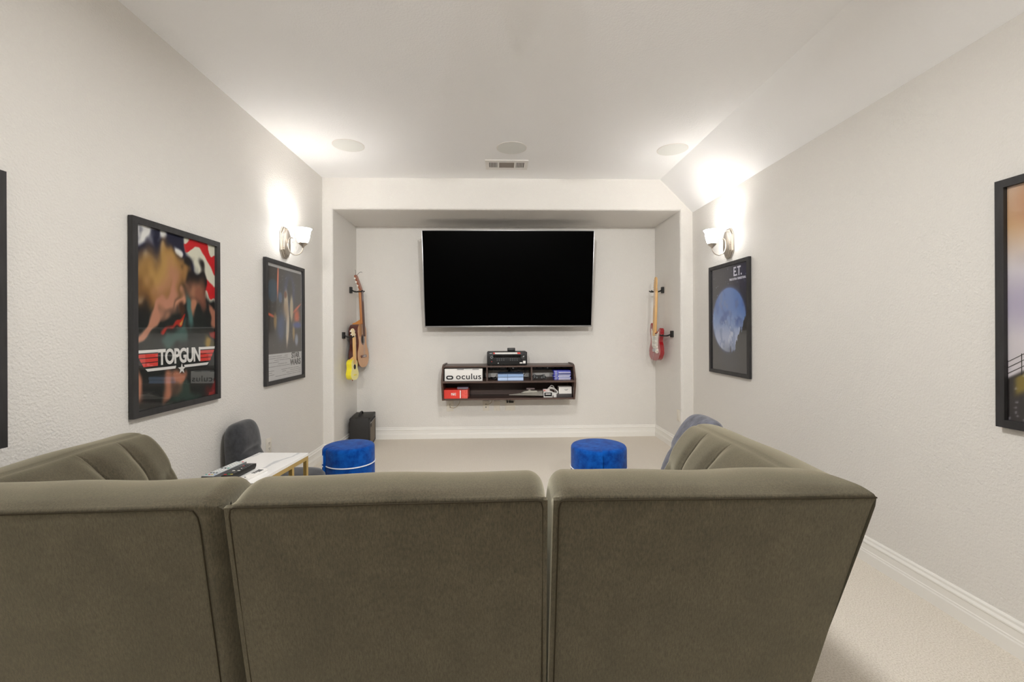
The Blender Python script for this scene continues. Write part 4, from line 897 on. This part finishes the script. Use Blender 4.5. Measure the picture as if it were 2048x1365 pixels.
pgd = smooth_loop([(0.03, 0.085), (0.075, 0.080), (0.105, 0.095), (0.085, 0.15), (0.080, 0.215), (0.088, 0.27), (0.098, 0.318), (0.070, 0.300), (0.030, 0.290), (-0.03, 0.290), (-0.06, 0.300), (-0.088, 0.345), (-0.105, 0.340), (-0.098, 0.28), (-0.080, 0.22), (-0.072, 0.165), (-0.035, 0.135), (0.02, 0.125)], 3)
pk_ = MB().prism(pgd, -0.0475, -0.045, 'y').build('pickguard', M_PICKG, eg, angle=55)
for z in (0.165, 0.210, 0.258): MB().box(-0.04, 0.04, -0.056, -0.0475, z - 0.008, z + 0.008, 0.003).build('pickup', M_PEARL, pk_)
for x, z in ((0.078, 0.145), (0.088, 0.115), (0.060, 0.100)): MB().lathe([(0, -0.062), (0.010, -0.061), (0.012, -0.048), (0, -0.047)], 14, (x, 0, z), 'y').build('control_knob', M_PEARL, pk_)
MB().box(-0.035, 0.035, -0.057, -0.045, 0.095, 0.125, .002).build('bridge', M_SILVER, eg); MB().tube(smooth_path([(0.03, -0.05, 0.11), (0.05, -0.075, 0.07), (0.045, -0.085, 0.0), (0.04, -0.085, -0.03)], 5), 0.0025, 6).build('tremolo_arm', M_SILVER, eg)
MB().box(-0.027, 0.027, -0.060, -0.036, 0.30, 0.765, .006, 3).build('neck', M_MAPLE, eg)
fbm_ = MB().box(-0.026, 0.026, -0.065, -0.059, 0.27, 0.765, .002).build('fretboard', M_MAPLE, eg)
fr_ = MB().box(-0.025, 0.025, -0.0010, 0, -0.0007, 0.0007).mesh('fret', M_SILVER); zf = 0.765
for k in range(21): put('fret', fr_, fbm_, (0, -0.065, 0.765 - 0.648 * (1 - 2 ** (-k / 12)) * .72))
hs = MB().prism(smooth_loop([(-0.024, 0.0), (0.024, 0.0), (0.034, 0.022), (0.022, 0.034), (0.026, 0.08), (0.020, 0.135), (-0.005, 0.155), (-0.030, 0.14), (-0.026, 0.12), (-0.038, 0.06), (-0.030, 0.02)], 3), -0.007, 0.007, 'y').build('headstock', M_MAPLE, eg, angle=55); hs.location = (0, -0.052, 0.762)
pm = MB().lathe([(0, 0), (0.0025, 0), (0.0025, 0.012), (0.007, 0.013), (0.008, 0.02), (0, 0.022)], 10, (0, 0, 0), 'x').mesh('tuning_peg', M_SILVER)
for k in range(6): put('tuning_peg', pm, hs, (-0.032, 0.002, 0.022 + k * 0.02), (0, 0, 0), (-1, 1, 1))
mb = MB()
for k in range(6): mb.tube([(-0.018 + k * .0072, -0.067, 0.765), (-0.026 + k * .0104, -0.059, 0.11)], 0.0005, 4)
mb.build('strings', M_SILVER, eg)
MB().lathe([(0, 0), (.005, 0), (.004, -.010), (0, -.012)], 10, (0, -0.022, 0.0)).build('strap_button', M_SILVER, eg)

# ------------------------------------------------------------------ guitar amplifier
am = thing('guitar_amplifier', 'small black guitar amplifier on the floor in the left alcove corner', 'amplifier', (-1.482, 4.88, 0), math.radians(97))
AW, AD, AH = 0.37, 0.212, 0.328
MB().box(-AW/2, AW/2, -AD/2 + 0.012, AD/2, 0.012, AH, 0.010, 3).build('cabinet', M_TOLEX, am)
MB().box(-AW/2, AW/2, -AD/2, -AD/2 + 0.02, AH - 0.028, AH, 0.006).build('front_rim', M_TOLEX, am); MB().box(-AW/2, AW/2, -AD/2, -AD/2 + 0.02, 0.012, 0.03, 0.006).build('front_rim', M_TOLEX, am)
for sg in (-1, 1): MB().box(sg * AW/2 - (0.018 if sg > 0 else 0), sg * AW/2 + (0.018 if sg < 0 else 0), -AD/2, -AD/2 + 0.02, 0.012, AH, 0.006).build('front_rim', M_TOLEX, am)
g = MB().box(-AW/2 + 0.016, AW/2 - 0.016, -AD/2 + 0.004, -AD/2 + 0.014, 0.03, 0.262).build('grille_cloth', M_GRILLE, am, smooth=False)
MB().box(-AW/2 + 0.016, AW/2 - 0.016, -AD/2 + 0.002, -AD/2 + 0.014, 0.266, 0.302).build('control_panel', M_BLACK, am, smooth=False); MB().box(-AW/2 + 0.016, AW/2 - 0.016, -AD/2 + 0.001, -AD/2 + 0.012, 0.261, 0.267).build('silver_trim', M_SILVER, am, smooth=False)
kb = MB().lathe([(0, -0.012), (0.007, -0.012), (0.009, 0), (0, 0)], 12, (0, 0, 0), 'y').mesh('knob', M_SATIN)
for k in range(7): put('knob', kb, am, (-0.13 + k * 0.04, -AD/2 + 0.002, 0.284))
MB().lathe([(0.019, -0.003), (0.023, -0.003), (0.023, 0), (0.019, 0)], 24, (-0.10, -AD/2 + 0.004, 0.235), 'y').build('round_badge', M_BLACK, g); MB().box(-0.112, -0.088, -AD/2 + 0.001, -AD/2 + 0.004, 0.233, 0.237).build('badge_bar', M_BLACK, g)
MB().tube(smooth_path([(-0.10, 0.02, AH - 0.002), (-0.085, 0.02, AH + 0.016), (-0.04, 0.02, AH + 0.028), (0.04, 0.02, AH + 0.028), (0.085, 0.02, AH + 0.016), (0.10, 0.02, AH - 0.002)], 5), 0.010, 8).build('carry_handle', M_SATIN, am)
cp = MB().ico((0, 0, 0), 0.016, 2).mesh('corner_cap', M_SATIN)
for x in (-1, 1):
    for y in (-1, 1):
        for z in (0.026, AH - 0.014): put('corner_cap', cp, am, (x * (AW/2 - 0.014), y * (AD/2 - 0.014), z))
ft = MB().cyl((0, 0, 0), 0.014, 0, 0.013, 12).mesh('foot', M_BLACK)
for x in (-1, 1):
    for y in (-1, 1): put('foot', ft, am, (x * (AW/2 - 0.04), y * (AD/2 - 0.035), 0))

# ------------------------------------------------------------------ blue spiral stools
def stool(label, loc, notch, ra, rb, zp, edge):
    """plan radius grows from ra to rb round the stool; the step is the notch at angle `notch`"""
    t = thing('velvet_stool', label, 'stool', loc, 0, 'blue velvet stools')
    H = 0.42; n = 96
    def rad(k):
        f = k / n; return ra + (rb - ra) * f + 0.0
    def ring(off, z):
        pts = []
        for k in range(n + 1):
            a_ = notch + 2 * PI * k / n; r = rad(k) - off
            pts.append((r * math.cos(a_), r * math.sin(a_), z))
        return pts
    prof = [(0.012, 0.0), (0.0, 0.012), (0.0, 0.15), (0.0, 0.285), (0.0, 0.39), (0.002, 0.404), (0.009, 0.414), (0.02, 0.4185), (0.045, 0.4205), (0.08, 0.422), (0.12, 0.4225)]
    mb = MB(); V = mb.sheet([ring(o_, z) for o_, z in prof], True)
    mb.bm.faces.new(V[-1]); mb.bm.faces.new(V[0][::-1])
    b = mb.build('upholstery', M_BLUE, t, angle=48)
    MB().tube([(x * 1.008, y * 1.008, z) for x, y, z in ring(0, zp)][1:], 0.0042, 8).build('piping', M_WHITE_PIPE, t)
    a_ = notch + 2 * PI - 0.01; r = rb + 0.001
    if edge: MB().tube([(r * math.cos(a_), r * math.sin(a_), z) for z in (0.31, 0.34, 0.37)], 0.003, 8).build('piping', M_WHITE_PIPE, t)
    return t
stool('blue velvet stool on the left, in front of the amplifier', (-1.085, 3.255, 0), PI + 0.62, 0.166, 0.186, 0.292, True)
stool('blue velvet stool on the right, in front of the alcove', (0.727, 3.165, 0), PI * 1.5 - 0.12, 0.184, 0.213, 0.262, False)

# ------------------------------------------------------------------ low floor chairs at the ends of the sofa
def floor_chair(name, label, loc, rotz, m, lean, h, w, seat_len, cat='chair'):
    """local: back stands at x = 0 leaning to -x, seat runs to +x; width along y"""
    t = thing(name, label, cat, loc, rotz, 'low upholstered chairs')
    prof = smooth_path([(0.03, 0.02), (0.05, 0.22), (0.05, 0.40), (0.015 - lean * .10, 0.70 * h), (0.005 - lean * .28, 0.80 * h), (-0.015 - lean * .62, 0.93 * h), (-0.05 - lean * .85, h), (-0.10 - lean, 0.995 * h), (-0.13 - lean, 0.95 * h), (-0.138 - lean * .95, 0.86 * h), (-0.125 - lean * .7, 0.60 * h), (-0.10 - lean * .2, 0.3 * h), (-0.09, 0.02)], 5)
    cx = sum(p[0] for p in prof) / len(prof); cz = 0.55 * h
    rows = []
    for k in range(29):
        s = -1 + 2 * k / 28; y = s * w / 2; sh = (1 - abs(s) ** 3.2) ** 0.42 if abs(s) < 1 else 0.0
        zs = 0.72 + 0.28 * (1 - abs(s) ** 4.5) ** 0.6 if abs(s) < 1 else 0.72
        row = []
        for x, z in prof:
            dent = 0.018 * bump1(z - 0.74 * h, 0.02) * (1 if x > -0.05 - lean * .5 else 0) * (1 - abs(s) ** 2)
            row.append((cx - lean * .3 * (z / h) + (x - cx + lean * .3 * (z / h)) * max(sh, .12) - dent, y, z * (1 if z < .35 * h else (.35 + (z / h - .35) / .65 * (zs * 1.0 if zs < 1 else 1) * .65 + 0) if zs >= 1 else .35 + (z / h - .35) * zs) if z < .35 * h else h * (.35 + (z / h - .35) * zs)))
        rows.append(row)
    mb = MB(); V = mb.sheet(rows); mb.bm.faces.new(V[0]); mb.bm.faces.new(V[-1][::-1]); mb.build('backrest', m, t, angle=60)
    mb = MB(); n = 40
    def ringp(f, z):
        pts = []
        for k in range(n):
            a_ = 2 * PI * k / n; c_, s_ = math.cos(a_), math.sin(a_)
            x = math.copysign(abs(c_) ** .75, c_) * seat_len / 2 * f + seat_len / 2 + 0.02; y = math.copysign(abs(s_) ** .6, s_) * w / 2 * 1.08 * f
            pts.append((x, y, z))
        return pts
    V = mb.sheet([ringp(f, z) for f, z in ((.93, 0), (1, .02), (1.02, .14), (1.0, .25), (.96, .30), (.86, .325), (.6, .335), (.2, .338))], True); mb.bm.faces.new(V[-1]); mb.bm.faces.new(V[0][::-1])
    mb.build('seat', m, t, angle=60)
    return t
floor_chair('floor_chair', 'dark grey low chair with tall rounded back against the left wall', (-1.578, 2.895, 0), 0.03, M_DGREY, 0.0, 0.668, 0.29, 0.42)
floor_chair('floor_chair', 'blue grey velvet low chair behind the right sofa corner', (0.975, 2.46, 0), PI - 0.10, M_BGREY, 0.12, 0.750, 0.40, 0.36)

# ------------------------------------------------------------------ marble side table and remotes
tb = thing('side_table', 'white marble side table with gold frame beside the left sofa end', 'side table', (-1.250, 2.322, 0), -0.075)
LW, LD, ZTb = 0.288, 0.500, 0.550
MB().box(-LW/2, LW/2, -LD/2, LD/2, ZTb - 0.016, ZTb, 0.001).build('table_top', M_MARBLE, tb, smooth=False)
q = 0.02
def bar(n_, *b): return MB().box(*b, 0.001).build(n_, M_GOLD, tb, smooth=False)
for sg in (-1, 1):
    x0, x1 = (sg * LW/2 - q, sg * LW/2) if sg > 0 else (sg * LW/2, sg * LW/2 + q)
    bar('apron', x0, x1, -LD/2, LD/2, ZTb - 0.038, ZTb - 0.016)
    bar('leg', x0, x1, LD/2 - q, LD/2, 0, ZTb - 0.038)
    bar('leg', x0, x1, LD/2 - 0.17, LD/2 - 0.17 + q, 0.02, ZTb - 0.038) if sg > 0 else bar('leg', x0, x1, -LD/2, -LD/2 + q, 0.02, ZTb - 0.038)
    bar('floor_bar', x0, x1, -LD/2, LD/2 - q, 0, 0.02)
for y0 in (-LD/2, LD/2 - q): bar('apron', -LW/2 + q, LW/2 - q, y0, y0 + q, ZTb - 0.038, ZTb - 0.016)
bar('floor_bar', -LW/2 + q, LW/2 - q, LD/2 - q, LD/2, 0, 0.02)
def remote(name, label, loc, rotz, L, Wd, H, body, face, keys, keymats, taper=0.0):
    t = thing(name, label, 'remote control', loc, rotz, 'remote controls')
    mb = MB(); hw = Wd / 2
    secs = [(-L/2, .9), (-L/2 + .006, 1.0), (L/2 - .006, 1.0), (L/2, .9)]
    rows = []
    for y, f in secs:
        rows.append([(-hw, y, H), (-hw * .98, y, H * .55), (-hw * (.75 if taper else .97), y, 0.001), (hw * (.75 if taper else .97), y, 0.001), (hw * .98, y, H * .55), (hw, y, H)])
    V = mb.sheet(rows, True); mb.bm.faces.new(V[0]); mb.bm.faces.new(V[-1][::-1]); mb.build('shell', body, t, smooth=False)
    MB().box(-hw * .95, hw * .95, -L/2 + .003, L/2 - .003, H - .001, H + .0012).build('face_plate', face, t, smooth=False)
    meshes = {}
    for (u, v, kw, kl, mk) in keys:
        k = (kw, kl, mk)
        if k not in meshes: meshes[k] = MB().box(-kw/2, kw/2, -kl/2, kl/2, 0, .0022, .0006).mesh('button', keymats[mk])
        put('button', meshes[k], t, (u * hw, v * L/2, H + .001))
    return t
KM = dict(w=M_WHITE, k=M_BLACK, t=M_TEAL, r=M_KEYRED, y=M_KEYYEL, g=M_KEYGRN, l=M_LTGREY, d=M_GREYPLASTIC, b=M_CONSOLE)
k1 = [(-.75, -.80, .009, .005, 't'), (-.25, -.80, .009, .005, 'r'), (.25, -.80, .009, .005, 'y'), (.75, -.80, .009, .005, 'b')]
k1 += [(u, -.60, .008, .004, 'k') for u in (-.6, -.1, .4)] + [(u, v, .0085, .006, 'w') for v in (-.40, -.28, -.16) for u in (-.6, 0, .6)] + [(u, v, .008, .006, 'k') for v in (.02,) for u in (-.6, 0)] + [(.55, .02, .008, .008, 't')]
k1 += [(u, v, .008, .006, 'w') for v in (.20, .34, .48, .62, .74) for u in (-.6, 0, .6)] + [(.55, .90, .010, .005, 'r')]
remote('remote_control', 'large grey remote with pale keys, leftmost of the three on the table', (-1.338, 2.205, ZTb + 0.0005), -0.10, 0.235, 0.056, 0.024, M_GREYPLASTIC, M_LTGREY, k1, KM)
k2 = [(-.6, -.84, .012, .006, 'r'), (.0, -.78, .010, .005, 'g'), (.6, -.80, .010, .006, 'y')] + [(u, v, .008, .005, 'd') for v in (-.6, -.5) for u in (-.6, 0, .6)] + [(-.45, -.28, .012, .008, 'w'), (.55, -.25, .011, .008, 'w')] + [(u, v, .009, .006, 'd') for v in (-.05, .1, .25, .4, .55, .7) for u in (-.6, 0, .6)] + [(.1, .10, .008, .006, 'w'), (-.5, .5, .008, .006, 'r')]
remote('remote_control', 'black remote with rounded underside, middle of the three on the table', (-1.255, 2.180, ZTb + 0.0005), -0.06, 0.195, 0.046, 0.027, M_SATIN, M_BLACK, k2, KM, 1)
k3 = [(u, v, .008, .006, 'd') for v in (-.05, .12) for u in (-.5, .1)] + [(u, v, .008, .006, 'd') for v in (.3, .46, .62) for u in (-.5, 0, .5)] + [(-.2, -.85, .008, .004, 'k')]
remote('remote_control', 'slim white remote with grey keys, rightmost of the three on the table', (-1.180, 2.175, ZTb + 0.0005), -0.10, 0.150, 0.036, 0.009, M_WHITE, M_WHITE, k3, KM)

# ------------------------------------------------------------------ ceiling speakers and vent
for lb, x, y in (('leftmost', -1.210, 3.636), ('middle', 0.120, 3.660), ('rightmost', 1.470, 3.665)):
    t = thing('ceiling_speaker', 'round flush ceiling speaker with grey grille, %s of the three' % lb, 'ceiling speaker', (x, y, ZC), 0, 'ceiling speakers')
    MB().lathe([(0.118, 0.0), (0.126, 0.0), (0.126, -0.0015), (0.118, -0.003)], 48).build('rim', M_VENT, t); MB().lathe([(0, 0.0), (0.119, 0.0), (0.119, -0.0025), (0, -0.0035)], 48).build('grille', M_SPEAKER, t)
vt = thing('ceiling_vent', 'white rectangular air vent in the ceiling near the alcove header', 'air vent', (0.085, 4.032, ZC))
VW, VD = 0.385, 0.226
mb = MB()
vi = VD/2 - 0.05
for b in ((-VW/2, VW/2, -VD/2, -vi), (-VW/2, VW/2, vi, VD/2), (-VW/2, -VW/2 + 0.035, -vi, vi), (VW/2 - 0.035, VW/2, -vi, vi), (-0.085, -0.068, -vi, vi), (0.068, 0.085, -vi, vi)): mb.box(b[0], b[1], b[2], b[3], -0.005, 0.0)
mb.build('frame', M_VENT, vt, smooth=False)
MB().box(-VW/2 + 0.03, VW/2 - 0.03, -VD/2 + 0.04, VD/2 - 0.04, -0.001, 0).build('duct_opening', M_VENTDARK, vt, smooth=False)
sv = MB().box(-0.003, 0.003, -vi, vi, -0.005, -0.001).mesh('slat', M_VENT)
for k in range(5): put('slat', sv, vt, (-0.146 + k * 0.0135, 0, 0)); put('slat', sv, vt, (0.092 + k * 0.0135, 0, 0))
sh_ = MB().box(-0.068, 0.068, -0.0022, 0.0022, -0.005, -0.001).mesh('slat', M_DUCT)
for k in range(11): put('slat', sh_, vt, (0, -0.058 + k * 0.0116, 0))
MB().box(-0.176, -0.172, -0.02, 0.012, -0.016, -0.008).build('damper_lever', M_VENT, vt, smooth=False)
